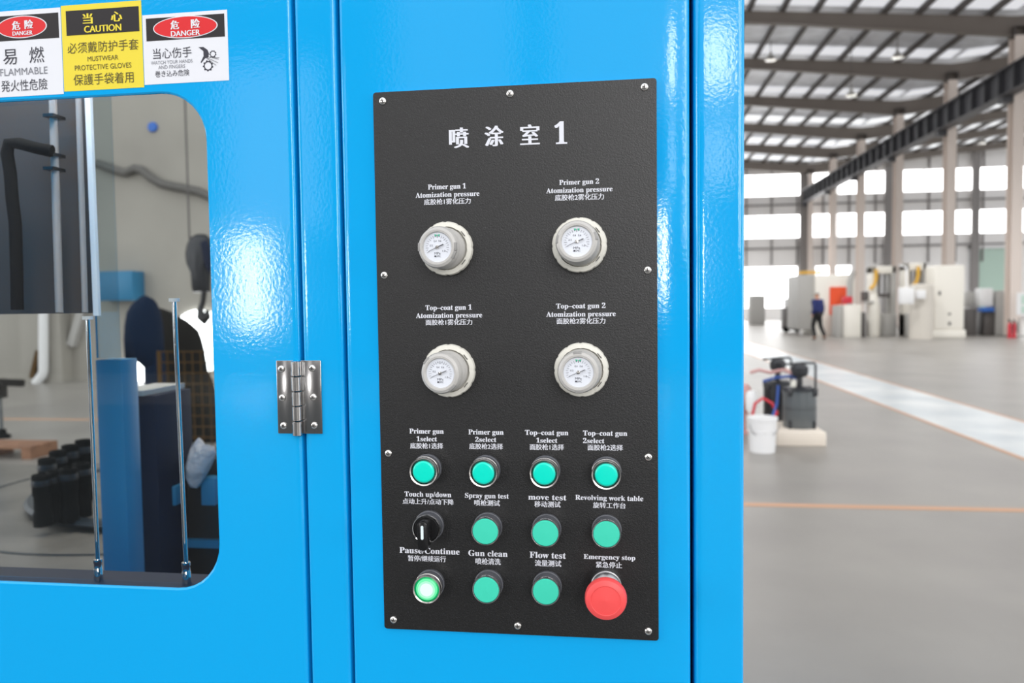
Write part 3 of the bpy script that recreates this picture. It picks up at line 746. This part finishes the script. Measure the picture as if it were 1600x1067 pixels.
# dark upper sash with its light edge, tube and hose
sash = thing('sliding_sash', 'dark grey sliding sash with a white right edge hanging behind the window', 'panel', (at(75, 490, .3).x, .3, at(75, 490, .3).z))
x1 = at(143, 320, .3).x; z0 = at(75, 490, .3).z
MB().box(-1.25, x1, .297, .302, z0, 2.0).build('sheet', M['smoke'], sash)
MB().box(x1, x1+.0085, .294, .300, z0-.004, 2.0).build('edge_strip', M['white'], sash)
for a, c, r, nm in ((87, 455, .0055, 'tube'), (127, 420, .004, 'rail')):
    pb, ptp = at(a+6, 488, .27), at(a-6, 100, .27)
    MB().tube([pb, ptp], r, 12).build(nm, M['tube'], sash, 40)
m = MB()
for b in (180, 240, 262): m.box(at(85, b, .27).x-.009, at(85, b, .27).x+.007, .258, .284, at(85, b+5, .27).z, at(85, b, .27).z)
m.build('clip', M['black'], sash)
hose = MB().tube([at(82, 236, .255), at(60, 232, .25), at(30, 224, .25), at(14, 224, .25), at(11, 240, .25), at(16, 270, .25), at(19, 310, .25), at(24, 350, .25), at(26, 420, .25), at(27, 484, .25)], .0085, 10)
tag(hose.build('air_hose', M['rubber'], None, 50), 'black hose bent over in front of the dark sash', 'hose')
# chrome rods with feet on the ledge
for i, (a0, b0, a1, b1, lb) in enumerate(((137, 494, 153, 878, 'left chrome guide rod under the white edged sash'), (272, 466, 291, 890, 'right chrome guide rod in front of the dark covered shape'))):
    y = .085; pb = at(a1, b1, y); ptp = at(a0, b0, y)
    xx = (pb.x+ptp.x)/2
    o = thing('guide_rod', lb, 'rod', (xx, y, 1.1215), 'chrome guide rods behind the window')
    MB().tube([(pb.x, y, 1.145), (ptp.x, y, ptp.z)], .0026, 14).build('rod', M['chrome'], o, 40)
    MB().lathe([(.0052, 0), (.0052, .013), (.0046, .014), (.0046, .020), (.0052, .021), (.0050, .025), (0, .025)], (pb.x, y, 1.1215), n=20).build('foot', M['chrome'], o, 40)
    MB().lathe([(.006, -.004), (.006, 0), (0, 0)], (ptp.x, y, ptp.z), n=16).build('end_cap', M['white'], o, 40)
# blue post and reflection strip, navy cabinet
y = .62
pl, pr = at(156, 750, y).x, at(197, 750, y).x
o = thing('inner_post', 'mid blue square post standing behind the window beside the chrome rod', 'post', (pl, y, 0))
MB().box(pl, pr, y, y+.05, .02, at(175, 562, y).z).build('post', M['steel_blue'], o, bevel=.002)
MB().box(pl-.004, pl+.045, y+.01, y+.016, at(175, 560, y).z, 2.2).build('reflection_band', M['reflection'], o)  # added strip standing in for a pale reflection on the pane
y = .78
nl, nr, nt_ = at(190, 700, y).x, at(254, 700, y).x, at(220, 616, y).z
o = thing('navy_cabinet', 'dark navy narrow cabinet with a grey top behind the blue post', 'cabinet', (nl, y, 0))
MB().box(nl, nr, y-.02, y+.12, .82, nt_).build('body', M['navy'], o, bevel=.003)
MB().box(nl, nl+(nr-nl)*.78, y-.03, y+.13, nt_, nt_+.011).build('top_plate', M['machine_grey'], o)
MB().box((nl+nr)/2-.001, (nl+nr)/2+.001, y-.022, y-.02, .83, nt_-.02).build('door_seam', M['black'], o)
# dark bin at the right with blue bar, blue boxes and a plastic bag
y = .86
bx0, bx1, bt = nr+.004, at(345, 800, y).x, at(300, 716, y).z
o = thing('steel_bin', 'dark brown steel bin with a blue bar in the lower right of the window', 'bin', ((bx0+bx1)/2, y, .8))
MB().box(bx0, bx1, y, y+.3, .80, bt).build('body', M['dark_brown'], o, bevel=.003)
MB().box(bx0, bx1, y-.012, y, at(300, 853, y).z, at(300, 841, y).z).build('bar', M['steel_blue'], o)
for a0, a1, b0, b1, lb in ((258, 282, 757, 786, 'small blue box on the dark bin, left of the right chrome rod'), (322, 342, 745, 786, 'small blue box on the dark bin at the right edge of the window')):
    p0, p1 = at(a0, b1, y-.03), at(a1, b0, y-.03)
    tag(MB().box(p0.x, p1.x, y-.05, y-.013, p0.z, p1.z).build('blue_box', M['steel_blue'], None, bevel=.002), lb, 'box', 'blue boxes on the bin')
y = .80
m = MB(); m.blob(pxs([(310, 684), (316, 694), (332, 697), (336, 708), (331, 722), (324, 738), (316, 752), (309, 763), (300, 762), (294, 748), (293, 728), (297, 710), (302, 694)], y), y, .03)
tag(m.build('plastic_bag', M['bag'], None, 60), 'crumpled whitish plastic bag hanging behind the window right of the chrome rod', 'bag')
# covered shapes and mesh fence further back
y = 6.0
m = MB(); m.blob(pxs([(204, 500), (207, 482), (215, 469), (226, 461), (236, 466), (241, 478), (246, 500), (249, 540), (249, 572), (236, 580), (226, 570), (214, 564), (204, 568), (202, 535)], y), y, .22)
m.blob(pxs([(229, 545), (250, 540), (252, 600), (253, 728), (231, 728), (232, 640)], y), y+.02, .14)
tag(m.build('draped_cover', M['navy_matt'], None, 60), 'dark navy draped shape with a rounded top seen through the window', 'cover')
m = MB().tube([at(206, 585, 5.6), at(212, 612, 5.6), at(217, 645, 5.6), at(223, 680, 5.6), at(232, 722, 5.6), on_z(236, 740, .03)], .03, 10)
tag(m.build('dark_hose', M['rubber'], None, 50), 'thick dark hose hanging down from the navy draped shape', 'hose')
y = 7.0
m = MB(); m.blob(pxs([(240, 490), (250, 481), (262, 485), (274, 492), (288, 500), (300, 510), (306, 525), (311, 545), (317, 580), (319, 608), (332, 622), (345, 700), (244, 700), (243, 600)], y), y, .3)
tag(m.build('tarpaulin_cover', M['tarp'], None, 60), 'black hump shaped tarpaulin cover behind the ochre wire fence', 'cover')
y = 5.2
f0, f1, ft, fb = at(250, 600, y).x, at(350, 600, y).x, at(300, 548, y).z, at(300, 716, y).z
o = thing('wire_fence', 'ochre wire mesh fence with an orange bottom rail behind the window', 'fence', ((f0+f1)/2, y, 0))
m = MB(); k = 0
x = f0
while x <= f1: m.tube([(x, y, fb), (x, y, ft)], .0045, 5); x += .075
z = fb
while z <= ft: m.tube([(f0, y, z), (f1, y, z)], .0045, 5); z += .09
m.build('mesh', M['mesh_yellow'], o)
MB().box(f0, f1, y-.03, y+.03, fb-.01, fb+.06).build('bottom_rail', M['orange'], o)
for x in (f0, f1): MB().box(x-.012, x+.012, y-.012, y+.012, 0, ft).build('post', M['mesh_yellow'], o)
# crane hook
y = 12.5
o = thing('crane_hook', 'dark crane hook block hanging on a thin cable behind the window', 'hook', (at(310, 400, y).x, y, at(310, 455, y).z))
MB().blob(pxs([(294, 380), (299, 370), (309, 365), (322, 366), (332, 376), (335, 400), (328, 425), (327, 457), (303, 457), (301, 430), (293, 412), (291, 396)], y), y, .2).build('block', M['tank_dark'], o, 60)
MB().tube([(at(288, 100, y).x, y, zroof(at(288, 100, y).x)-.02), at(296, 374, y)], .018, 8).build('cable', M['machine_dark'], o)
MB().tube([at(319, 455, y), at(317, 472, y), at(313, 484, y), at(314, 496, y), at(319, 501, y), at(324, 495, y), at(324, 484, y)], [.05, .05, .06, .08, .085, .07, .035], 10).build('hook', M['black'], o, 60)
MB().blob(pxs([(313, 378), (323, 374), (331, 392), (329, 430), (322, 420), (317, 404)], y-.2), y-.2, .04).build('cheek_plate', M['navy'], o, 60)
# on the pale wall
p = at(237, 198, YL-.05)
tag(MB().lathe([(.10, 0), (.10, .03), (.085, .05), (0, .055)], (p.x, YL-.002, p.z), AX, 28).build('wall_disc', M['bright_blue'], None, 40), 'small round blue fitting high on the pale wall', 'fitting')
tag(MB().tube([at(a, b, YL-.09) for a, b in ((150, 255), (165, 260), (180, 266), (196, 270), (210, 263), (222, 266), (236, 278), (252, 287), (270, 291), (292, 295), (310, 299), (340, 312))], .085, 8).build('wall_cable', M['cable_grey'], None, 50),
    'thick dark grey cable draped along the pale wall', 'cable')
m = MB(); a, b = at(150, 470, YL-.4), at(206, 423, YL-.4); m.box(a.x, b.x, YL-.4, YL-.001, a.z, b.z)
tag(m.build('wall_cabinet', M['steel_blue'], None, bevel=.01), 'blue box cabinet mounted on the pale wall', 'cabinet')
o = thing('wall_pilaster', 'pale plaster pilaster on the wall left of the window rods', 'pilaster', (at(70, 600, YL).x, YL, 0))
a, b = at(34, 600, YL-.3), at(98, 600, YL-.3)
MB().box(a.x, b.x, YL-.3, YL-.001, 0, 7).build('pilaster', M['wall_pale'], o)
q = YL-.42
tag(MB().tube([at(70, 400, q), at(68, 500, q), at(68, 580, q), at(66, 586, q), at(56, 599, q)], .09, 12).build('drain_pipe', M['white'], None, 50), 'white drain pipe with a bent foot on the pale wall', 'pipe')
m = MB(); m.bar(at(134, 470, YL-.08), at(112, 540, YL-.08), .15, .15)
tag(m.build('diagonal_brace', M['machine_grey'], None), 'grey diagonal brace leaning on the pale pilaster', 'brace')
m = MB(); m.bar(at(61, 548, YL-.36), at(51, 590, YL-.36), .09, .1)
tag(m.build('ochre_strip', M['mesh_yellow'], None), 'short ochre strip beside the white drain pipe', 'strip')
# pallet and post stand on the floor behind the booth
p0, p1 = on_z(-30, 712), on_z(48, 718)
o = thing('wooden_pallet', 'orange brown wooden pallet on the floor behind the booth', 'pallet', (p1.x-.5, p1.y, 0))
for k in range(3): MB().box(p1.x-1.1, p1.x, p1.y+.13*k, p1.y+.13*k+.11, .10, .125).build('board', M['wood'], o)
for k in range(3): MB().box(p1.x-1.1+.5*k, p1.x-1.0+.5*k, p1.y, p1.y+.37, 0, .10).build('bearer', M['wood'], o)
p = on_z(3, 684)
o = thing('clamp_stand', 'black clamp stand at the left edge of the window', 'stand', (p.x, p.y, 0))
MB().lathe([(.09, 0), (.09, .03), (.05, .05), (.045, .10), (0, .11)], (p.x, p.y, 0), n=24).build('base', M['rubber'], o, 40)
MB().tube([(p.x, p.y, .1), (p.x, p.y, .62)], .02, 10).build('post', M['tank'], o)
MB().box(p.x-.05, p.x+.06, p.y-.05, p.y+.05, .46, .68).build('clamp', M['rubber'], o, bevel=.01)
MB().bar((p.x, p.y, .64), (p.x+.30, p.y, .63), .07, .08).build('arm', M['rubber'], o, bevel=.01)
# unseen strip lamps added to brighten the booth interior
o = thing('added_strip_lamp', 'unseen white strip lamp added under the booth roof', 'lamp', (-1.3, 1.1, 2.28))
MB().box(-2.1, -.5, 1.02, 1.18, 2.27, 2.345).build('housing', M['white'], o)
l = area('booth_fill_light', (-1.3, 1.1, 2.26), 1.5, .12, 20, (0, 0, 0), (1, .96, .9)); l.parent = o; l.location = (0, 0, -.02)
o = thing('added_strip_lamp', 'unseen short strip lamp added above the inside of the booth door', 'lamp', (-.6, .17, 1.98))
MB().box(-1.1, -.3, .13, .21, 1.965, 2.0).build('housing', M['white'], o)
l = area('booth_fill_light', (0, 0, 0), .75, .05, 6.0, (0, 0, 0), (1, .97, .93)); l.parent = o; l.location = (0, 0, -.02)

# ================================================================== PAINT TANKS NEAR THE BOOTH
BX0, BX1, BY0, BY1, BZ = 1.70, 2.17, 7.10, 8.25, .145
tag(MB().box(BX0, BX1, BY0, BY1, 0, BZ).build('plinth', M['cream'], None, bevel=.012), 'low cream block under the paint tanks', 'block')
def tank(x, y, z, r, h, mt, label):
    o = thing('pressure_tank', label, 'paint tank', (x, y, z), 'paint pressure tanks on the cream block')
    MB().lathe([(r*.92, 0), (r, .02), (r, h*.9), (r*1.04, h*.9), (r*1.04, h*.94), (r, h*.95)], (x, y, z), n=40).build('body', mt, o, 40)
    MB().lathe([(r*1.06, h*.95), (r*1.06, h*.98), (r*.8, h*1.04), (r*.3, h*1.07), (0, h*1.07)], (x, y, z), n=40).build('lid', M['tank_dark'], o, 40)
    MB().lathe([(r*1.015, h*.5), (r*1.02, h*.505), (r*1.015, h*.51)], (x, y, z), n=40).build('seam', M['tank_dark'], o, 40)
    m = MB(); m.lathe([(.03, h*1.06), (.03, h*1.3), (.07, h*1.32), (.085, h*1.42), (.085, h*1.55), (.06, h*1.62), (0, h*1.64)], (x, y, z), n=20)
    m.build('agitator_motor', M['tank_dark'], o, 40)
    MB().tube([(x-.16, y, z+h*1.62), (x+.02, y, z+h*1.66), (x+r*.9, y, z+h*1.66), (x+r*.95, y, z+h*1.6), (x+r*.95, y, z+h*1.0)], .012, 8).build('handle_bar', M['tank_dark'], o, 50)
    for k in range(4):
        a = PI/4+k*PI/2
        MB().box(x+r*1.07*math.cos(a)-.022, x+r*1.07*math.cos(a)+.022, y+r*1.07*math.sin(a)-.022, y+r*1.07*math.sin(a)+.022, z+h*.84, z+h*1.04).build('clamp', M['tank_dark'], o, bevel=.006)
        MB().tube([(x+r*1.02*math.cos(a), y+r*1.02*math.sin(a), z), (x+r*1.02*math.cos(a), y+r*1.02*math.sin(a), z+h*.2)], .016, 8).build('foot', M['tank_dark'], o)
    m = MB(); m.lathe([(.025, h*1.04), (.03, h*1.12), (.02, h*1.2), (0, h*1.2)], (x-.07, y-.03, z), n=14)
    m.build('valve', M['ring_plastic'], o, 40)
    return o
tank(1.985, 7.42, BZ, .165, .40, M['tank'], 'front grey paint pressure tank with an agitator on the cream block')
tank(1.875, 7.95, BZ, .15, .41, M['tank_dark'], 'rear dark paint pressure tank behind the front grey tank')
p = on_z(1191, 705); r = .135
o = thing('paint_bucket', 'white paint bucket on the floor beside the cream block', 'bucket', (p.x, p.y, 0))
MB().lathe([(r*.88, 0), (r, .31), (r*1.05, .31), (r*1.05, .335), (r*.95, .335), (r*.85, .02), (0, .02)], (p.x, p.y, 0), n=36).build('body', M['white'], o, 40)
MB().lathe([(r*.97, .20), (r*1.0, .205), (r*.97, .21)], (p.x, p.y, 0), n=36).build('ridge', M['white'], o, 40)
MB().tube([(p.x+r*math.cos(a), p.y+r*math.sin(a)*.2-r*.9, .28-.13*math.sin(PI*k/10)) for k, a in enumerate([PI-PI*j/10 for j in range(11)])], .005, 6).build('wire_handle', M['steel_dark'], o)
# hoses looping from the tanks
tag(MB().tube([at(1172, 582, 7.7), at(1186, 578, 7.7), at(1204, 582, 7.7), at(1224, 578, 7.7), at(1240, 584, 7.6)], .018, 8).build('paint_hose', M['pink_hose'], None, 50), 'pale red hose looped over the tops of the paint tanks', 'hose')
tag(MB().tube([at(1192, 596, 7.6), at(1212, 590, 7.6), at(1236, 588, 7.5), at(1248, 592, 7.5)], .016, 8).build('paint_hose', M['blue_hose'], None, 50), 'blue hose running between the two paint tanks', 'hose')
tag(MB().tube([at(1174, 655, 7.3), at(1180, 630, 7.3), at(1192, 622, 7.3), at(1206, 630, 7.3), at(1214, 645, 7.3), at(1208, 655, 7.25)], .015, 8).build('paint_hose', M['fire_red'], None, 50), 'red hose hanging in a loop above the white bucket', 'hose')
tag(MB().tube([at(1216, 602, 7.3), at(1214, 630, 7.3), at(1208, 648, 7.1), at(1204, 655, 7.05), at(1202, 690, 7.05)], .014, 8).build('paint_hose', M['blue_hose'], None, 50), 'blue hose hanging down beside the rear tank to the bucket', 'hose')
o = thing('spray_pump', 'small pale paint pump on the floor at the booth edge behind the bucket', 'pump', (1.5, 7.9, 0))
MB().lathe([(.13, 0), (.13, .02), (.03, .03), (.03, .30), (.075, .31), (.08, .50), (.05, .54), (0, .55)], (1.5, 7.9, 0), n=24).build('body', M['pink_hose'], o, 40)
MB().lathe([(.06, 0), (.065, .16), (.04, .2), (0, .2)], (1.56, 7.75, .28), n=18).build('cup', M['white'], o, 40)
for k, a in enumerate((0, 2*PI/3, 4*PI/3)): MB().tube([(1.5, 7.9, .28), (1.5+.18*math.cos(a), 7.9+.18*math.sin(a), 0.01)], .012, 8).build('leg', M['pink_hose'], o)

# ================================================================== MACHINES ACROSS THE HALL
def pbox(mb, a0, b0, a1, b1, y, dep, mi=0, z0=None):     # box whose front face covers the pixel rectangle at depth y
    p, q = at(a0, b1, y), at(a1, b0, y)
    mb.box(p.x, q.x, y, y+dep, p.z if z0 is None else z0, q.z, mi); return mb
o = thing('machine_enclosure', 'large ivory machine enclosure with an orange panel in the middle distance', 'machine', (at(1300, 520, 32).x, 32, 0))
pbox(MB(), 1275, 428, 1336, 520, 32, 2.4, z0=.0).build('housing', M['machine'], o, bevel=.05)
a = at(1246, 430, 32.3); b = at(1274, 430, 32.3)
MB().box(a.x, b.x, 32.3, 34.2, .25, a.z).build('side_cabinet', M['machine_grey'], o, bevel=.04)
pbox(MB(), 1297, 448, 1326, 492, 31.9, .09).build('orange_panel', M['orange'], o)
pbox(MB(), 1250, 423, 1288, 428, 32.6, .3).build('top_rail', M['yellow'], o)
m = MB(); pbox(m, 1301, 493, 1304.5, 520, 31.7, .1, z0=0.0); m.build('signal_post', M['orange'], o)
o = thing('low_machine', 'low ivory cabinet machine with a red vice on top in front of the orange panel', 'machine', (at(1335, 525, 30.6).x, 30.6, 0))
pbox(MB(), 1308, 477, 1320, 524, 30.7, .8, z0=0).build('left_cabinet', M['machine_grey'], o, bevel=.03)
pbox(MB(), 1321, 476, 1346, 526, 30.4, 1.2, z0=0).build('cabinet', M['machine'], o, bevel=.03)
pbox(MB(), 1346, 488, 1353, 516, 30.8, .8, z0=0).build('gearbox', M['machine_dark'], o, bevel=.03)
pbox(MB(), 1318, 463, 1333, 474, 30.7, .35).build('vice', M['fire_red'], o, bevel=.05)
m = MB(); m.tube([at(1327, 476, 30.9), at(1328, 440, 30.9), at(1333, 425, 30.9)], .12, 10); m.build('lamp_arm', M['machine_grey'], o, 40)
o = thing('drum_machine', 'upright ivory drum machine between the low cabinet and the hydraulic press', 'machine', (at(1370, 522, 30.8).x, 30.8, 0))
q = at(1370, 480, 30.8); rr = (at(1381, 500, 30.8).x-at(1360, 500, 30.8).x)/2; zc = at(1370, 470, 30.8).z
MB().lathe([(rr*.9, 0), (rr, .05), (rr, zc-.2), (rr*.7, zc), (rr*.65, zc+.25), (0, zc+.3)], (q.x, 31.2, 0), n=28).build('drum', M['machine'], o, 40)
pbox(MB(), 1348, 455, 1358, 470, 31.2, .3).build('motor', M['machine_dark'], o, bevel=.04)
pbox(MB(), 1350, 470, 1366, 474, 30.9, .6).build('shelf', M['machine_grey'], o)
def press(x0, x1, y, ztop_px, hose_px, label, sign):
    xl, xr = at(x0, 500, y).x, at(x1, 500, y).x; zt = at(x0, ztop_px, y).z
    o = thing('hydraulic_press', label, 'press', ((xl+xr)/2, y, 0), 'hydraulic presses across the hall')
    w_ = (xr-xl)
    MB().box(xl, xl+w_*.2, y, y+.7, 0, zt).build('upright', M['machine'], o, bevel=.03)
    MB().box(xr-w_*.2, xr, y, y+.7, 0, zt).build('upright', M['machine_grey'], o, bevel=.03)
    MB().box(xl, xr, y, y+.7, zt-.3, zt).build('crown', M['machine'], o, bevel=.03)
    MB().box(xl, xr, y-.1, y+.7, 0, .9).build('bed', M['machine_grey'], o, bevel=.03)
    MB().lathe([(.16, zt-1.1), (.16, zt-.3)], ((xl+xr)/2, y+.35, 0), n=16).build('cylinder', M['steel_dark'], o, 40)
    MB().box(xl+w_*.25, xr-w_*.25, y+.1, y+.6, zt-1.25, zt-1.1).build('ram_plate', M['machine_dark'], o)
    h0 = at(hose_px, ztop_px+5, y-.2)
    MB().tube([h0, h0-Vector((0, 0, .35)), h0-Vector((.05, 0, .6)), h0-Vector((.22, 0, .78))], .07, 8).build('hose', M['yellow'], o, 50)
press(1362, 1400, 31.6, 416, 1369, 'left hydraulic press with a yellow hose, among the ivory machines', 0)
press(1414, 1447, 31.0, 411, 1435, 'right hydraulic press with a yellow hose behind the white control box', 0)
o = thing('round_cabinet', 'rounded beige cabinet beside the tall ivory cabinet', 'cabinet', (at(1440, 528, 28.9).x, 28.9, 0))
q0, q1 = at(1421, 500, 28.9).x, at(1457, 500, 28.9).x; zc = at(1440, 446, 28.9).z
MB().lathe([((q1-q0)/2, 0), ((q1-q0)/2, zc), ((q1-q0)/2-.06, zc+.05), (0, zc+.05)], ((q0+q1)/2, 28.9, 0), n=32).build('body', M['machine_beige'], o, 40)
pbox(MB(), 1433, 453, 1447, 467, 28.35, .18).build('gauge_box', M['white'], o, bevel=.02)
o = thing('control_box', 'white control box on an arm in front of the hydraulic press', 'control box', (at(1417, 475, 28.2).x, 28.2, at(1417, 475, 28.2).z))
pbox(MB(), 1407, 449, 1429, 475, 28.2, .25).build('box', M['white'], o, bevel=.02)
q = at(1417, 449, 28.3); MB().tube([q-Vector((0, 0, .02)), (q.x, q.y+.05, 2.6), (q.x+.3, q.y+1.6, 2.75)], .03, 8).build('arm', M['white'], o)
o = thing('tall_cabinet', 'tall plain ivory cabinet with rounded top corners', 'cabinet', (at(1484, 528, 29.4).x, 29.4, 0))
a, b = at(1459.5, 500, 29.4), at(1507, 500, 29.4); zt = at(1484, 414, 29.4).z
MB().box(a.x, b.x, 29.4, 30.3, .3, zt).build('body', M['machine'], o, bevel=.07, seg=4)
MB().box(a.x-.05, b.x+.05, 29.35, 30.35, 0, .3).build('plinth', M['machine'], o, bevel=.04)
pbox(MB(), 1467, 455, 1470, 461, 29.37, .05).build('handle', M['machine_dark'], o)
m = MB(); pbox(m, 1482, 489, 1486, 492, 29.38, .04); pbox(m, 1482, 503, 1486, 508, 29.38, .04); m.build('vent', M['machine_dark'], o)
o = thing('equipment_rack', 'grey equipment rack with white boxes and a blue tray right of the tall cabinet', 'rack', (at(1535, 525, 31).x, 31, 0))
pbox(MB(), 1510, 482, 1527, 522, 31.2, .9, z0=0).build('pump_unit', M['machine_dark'], o, bevel=.05)
pbox(MB(), 1512, 456, 1526, 480, 31.5, .5).build('control_unit', M['machine_grey'], o, bevel=.03)
pbox(MB(), 1532, 450, 1552, 478, 31.0, .5).build('white_box', M['white'], o, bevel=.03)
pbox(MB(), 1536, 480, 1554, 487, 30.9, .5).build('tray', M['bright_blue'], o, bevel=.02)
pbox(MB(), 1538, 487, 1556, 524, 31.1, .7, z0=0).build('base', M['machine_dark'], o, bevel=.04)
pbox(MB(), 1556, 454, 1573, 525, 31.0, .9, z0=0).build('steel_door', M['machine_grey'], o, bevel=.02)
pbox(MB(), 1574, 452, 1582, 495, 31.0, .4, z0=0).build('pale_post', M['machine'], o, bevel=.02)
for a, lb in ((1577.5, 'left red fire extinguisher near the right edge'), (1584.5, 'right red fire extinguisher near the right edge')):
    q = at(a, 514, 29.0)
    o = thing('fire_extinguisher', lb, 'fire extinguisher', (q.x, 29.0, max(0, 0)), 'fire extinguishers by the column')
    r = .065
    MB().lathe([(r, 0), (r, .45), (r*.6, .55), (r*.3, .57), (0, .57)], (q.x, 29.0, 0), n=18).build('cylinder', M['fire_red'], o, 40)
    MB().tube([(q.x, 29, .55), (q.x, 29, .64), (q.x-.04, 29, .67)], .03, 8).build('valve', M['black'], o)
    MB().tube([(q.x, 29, .62), (q.x+.06, 28.94, .55), (q.x+.05, 28.9, .2)], .018, 6).build('hose', M['black'], o)
o = thing('notice_board', 'white notice board with green squares at the right edge', 'sign', (at(1600, 492, 29.0).x, 29.0, 0))
pbox(MB(), 1589, 457, 1618, 492, 29.0, .05).build('board', M['white'], o)
for b0, b1 in ((461, 475), (478, 489)): pbox(MB(), 1596, b0, 1612, b1, 28.98, .02).build('green_square', M['teal'], o)
q0 = at(1593, 500, 29.05); q1 = at(1614, 500, 29.05)
for x in (q0.x, q1.x): MB().box(x-.03, x+.03, 29.05, 29.1, 0, .7).build('leg', M['machine_grey'], o)
# things near the bright doorway
tag(pbox(MB(), 1173, 461, 1196, 503, 48, 1.0, z0=0).build('grey_cabinet', M['machine_grey'], None, bevel=.05), 'pale grey cabinet standing in front of the bright doorway', 'cabinet')
o = thing('hand_cart', 'dark hand cart with white crates left of the machine enclosure', 'cart', (at(1238, 508, 36).x, 36, 0))
pbox(MB(), 1226, 480, 1248, 508, 36, .8, z0=.1).build('frame', M['machine_dark'], o, bevel=.05)
pbox(MB(), 1228, 466, 1246, 480, 36.1, .6).build('crate', M['white'], o, bevel=.04)
pbox(MB(), 1236, 443, 1246, 466, 36.2, .4).build('orange_drum', M['orange'], o, bevel=.04)
pbox(MB(), 1235, 443, 1239, 458, 36.15, .2).build('yellow_panel', M['yellow'], o)
for a in (1228, 1245):
    q = at(a, 507, 36); MB().lathe([(.14, -.04), (.14, .04)], (q.x, 35.95, .14), AX, 16).build('wheel', M['rubber'], o, 40)

# ------------------------------------------------------------------ walking person
def skin(name, verts, edges, rad, root, mt, parent, lvl=2):
    me = bpy.data.meshes.new(name); me.from_pydata([tuple(v) for v in verts], edges, [])
    o = bpy.data.objects.new(name, me); COL.objects.link(o)
    sk = o.modifiers.new('skin', 'SKIN'); sub = o.modifiers.new('sub', 'SUBSURF'); sub.levels = lvl; sub.render_levels = lvl
    for i, r in enumerate(rad): me.skin_vertices[0].data[i].radius = (r, r) if not isinstance(r, tuple) else r
    me.skin_vertices[0].data[root].use_root = True
    bpy.context.view_layer.update()
    n = bpy.data.meshes.new_from_object(o.evaluated_get(bpy.context.evaluated_depsgraph_get()))
    n.name = name; bpy.data.objects.remove(o)
    n.materials.clear(); n.materials.append(mt); n.polygons.foreach_set('use_smooth', [True]*len(n.polygons))
    o = bpy.data.objects.new(name, n); COL.objects.link(o); o.parent = parent
    return o
pz = on_z(1277, 531)
H = (at(1277, 455.5, pz.y).z)
per = thing('person', 'person in a navy jacket and black trousers walking across the hall', 'person', (pz.x, pz.y, 0))
per.rotation_euler = (0, 0, math.radians(-143))      # local -y is forward; walking away to the left
k = H/1.75
def V(*p): return Vector(p)*k
bv = [V(0, 0, .95), V(0, .0, 1.1), V(0, .0, 1.28), V(0, .01, 1.42), V(0, -.01, 1.50), V(0, -.03, 1.58), V(0, -.03, 1.68),          # pelvis..head 0-6
      V(.17, 0, 1.41), V(.21, .05, 1.14), V(.19, -.06, .92), V(.185, -.10, .84),                                                       # right arm 7-10
      V(-.17, 0, 1.41), V(-.21, .06, 1.14), V(-.20, .02, .90), V(-.195, -.01, .82),                                                    # left arm 11-14
      V(.09, 0, .90), V(.09, -.12, .50), V(.09, -.02, .09), V(.09, -.16, .04),                                                         # right leg 15-18
      V(-.09, 0, .90), V(-.09, .06, .50), V(-.09, .26, .12), V(-.09, .15, .04)]                                                        # left leg 19-22
be = [(0, 1), (1, 2), (2, 3), (3, 4), (4, 5), (5, 6), (3, 7), (7, 8), (8, 9), (9, 10), (3, 11), (11, 12), (12, 13), (13, 14), (0, 15), (15, 16), (16, 17), (17, 18), (0, 19), (19, 20), (20, 21), (21, 22)]
br = [.12, .12, .13, .09, .05, .085, .075, .06, .042, .032, .03, .06, .042, .032, .03, .085, .058, .042, .03, .085, .058, .042, .03]
skin('body', bv, be, [r*k for r in br], 0, M['skin'], per)
ji = [0, 1, 2, 3, 7, 8, 9, 11, 12, 13]
jm = {a: i for i, a in enumerate(ji)}
skin('jacket', [bv[i] for i in ji], [(jm[a], jm[b]) for a, b in be if a in jm and b in jm], [k*r for r in (.19, .18, .195, .14, .10, .078, .06, .10, .078, .06)], 0, M['jacket'], per)
ti = [0, 15, 16, 17, 19, 20, 21]; tm = {a: i for i, a in enumerate(ti)}
skin('trousers', [bv[i] for i in ti], [(tm[a], tm[b]) for a, b in be if a in tm and b in tm], [k*r for r in (.135, .105, .08, .065, .105, .08, .065)], 0, M['trousers'], per)
for s, a, b in ((1, 17, 18), (-1, 21, 22)):
    skin('shoe', [bv[a]+V(0, .03, -.04), bv[b]+V(0, 0, 0)], [(0, 1)], [.05*k, .04*k], 0, M['black'], per)
skin('hair', [V(0, -.01, 1.62), V(0, -.02, 1.70)], [(0, 1)], [.085*k, .085*k], 0, M['hair'], per)
for s in (-1, 1):
    m = MB(); m.lathe([(.010*k, 0), (.008*k, .004*k), (0, .006*k)], V(.035*s, -.113, 1.635), AX, 10); e = m.build('eye', M['black']); e.parent = per
m = MB(); m.lathe([(.018*k, 0), (.012*k, .02*k), (0, .03*k)], V(0, -.105, 1.60), AX, 10); e = m.build('nose', M['skin']); e.parent = per
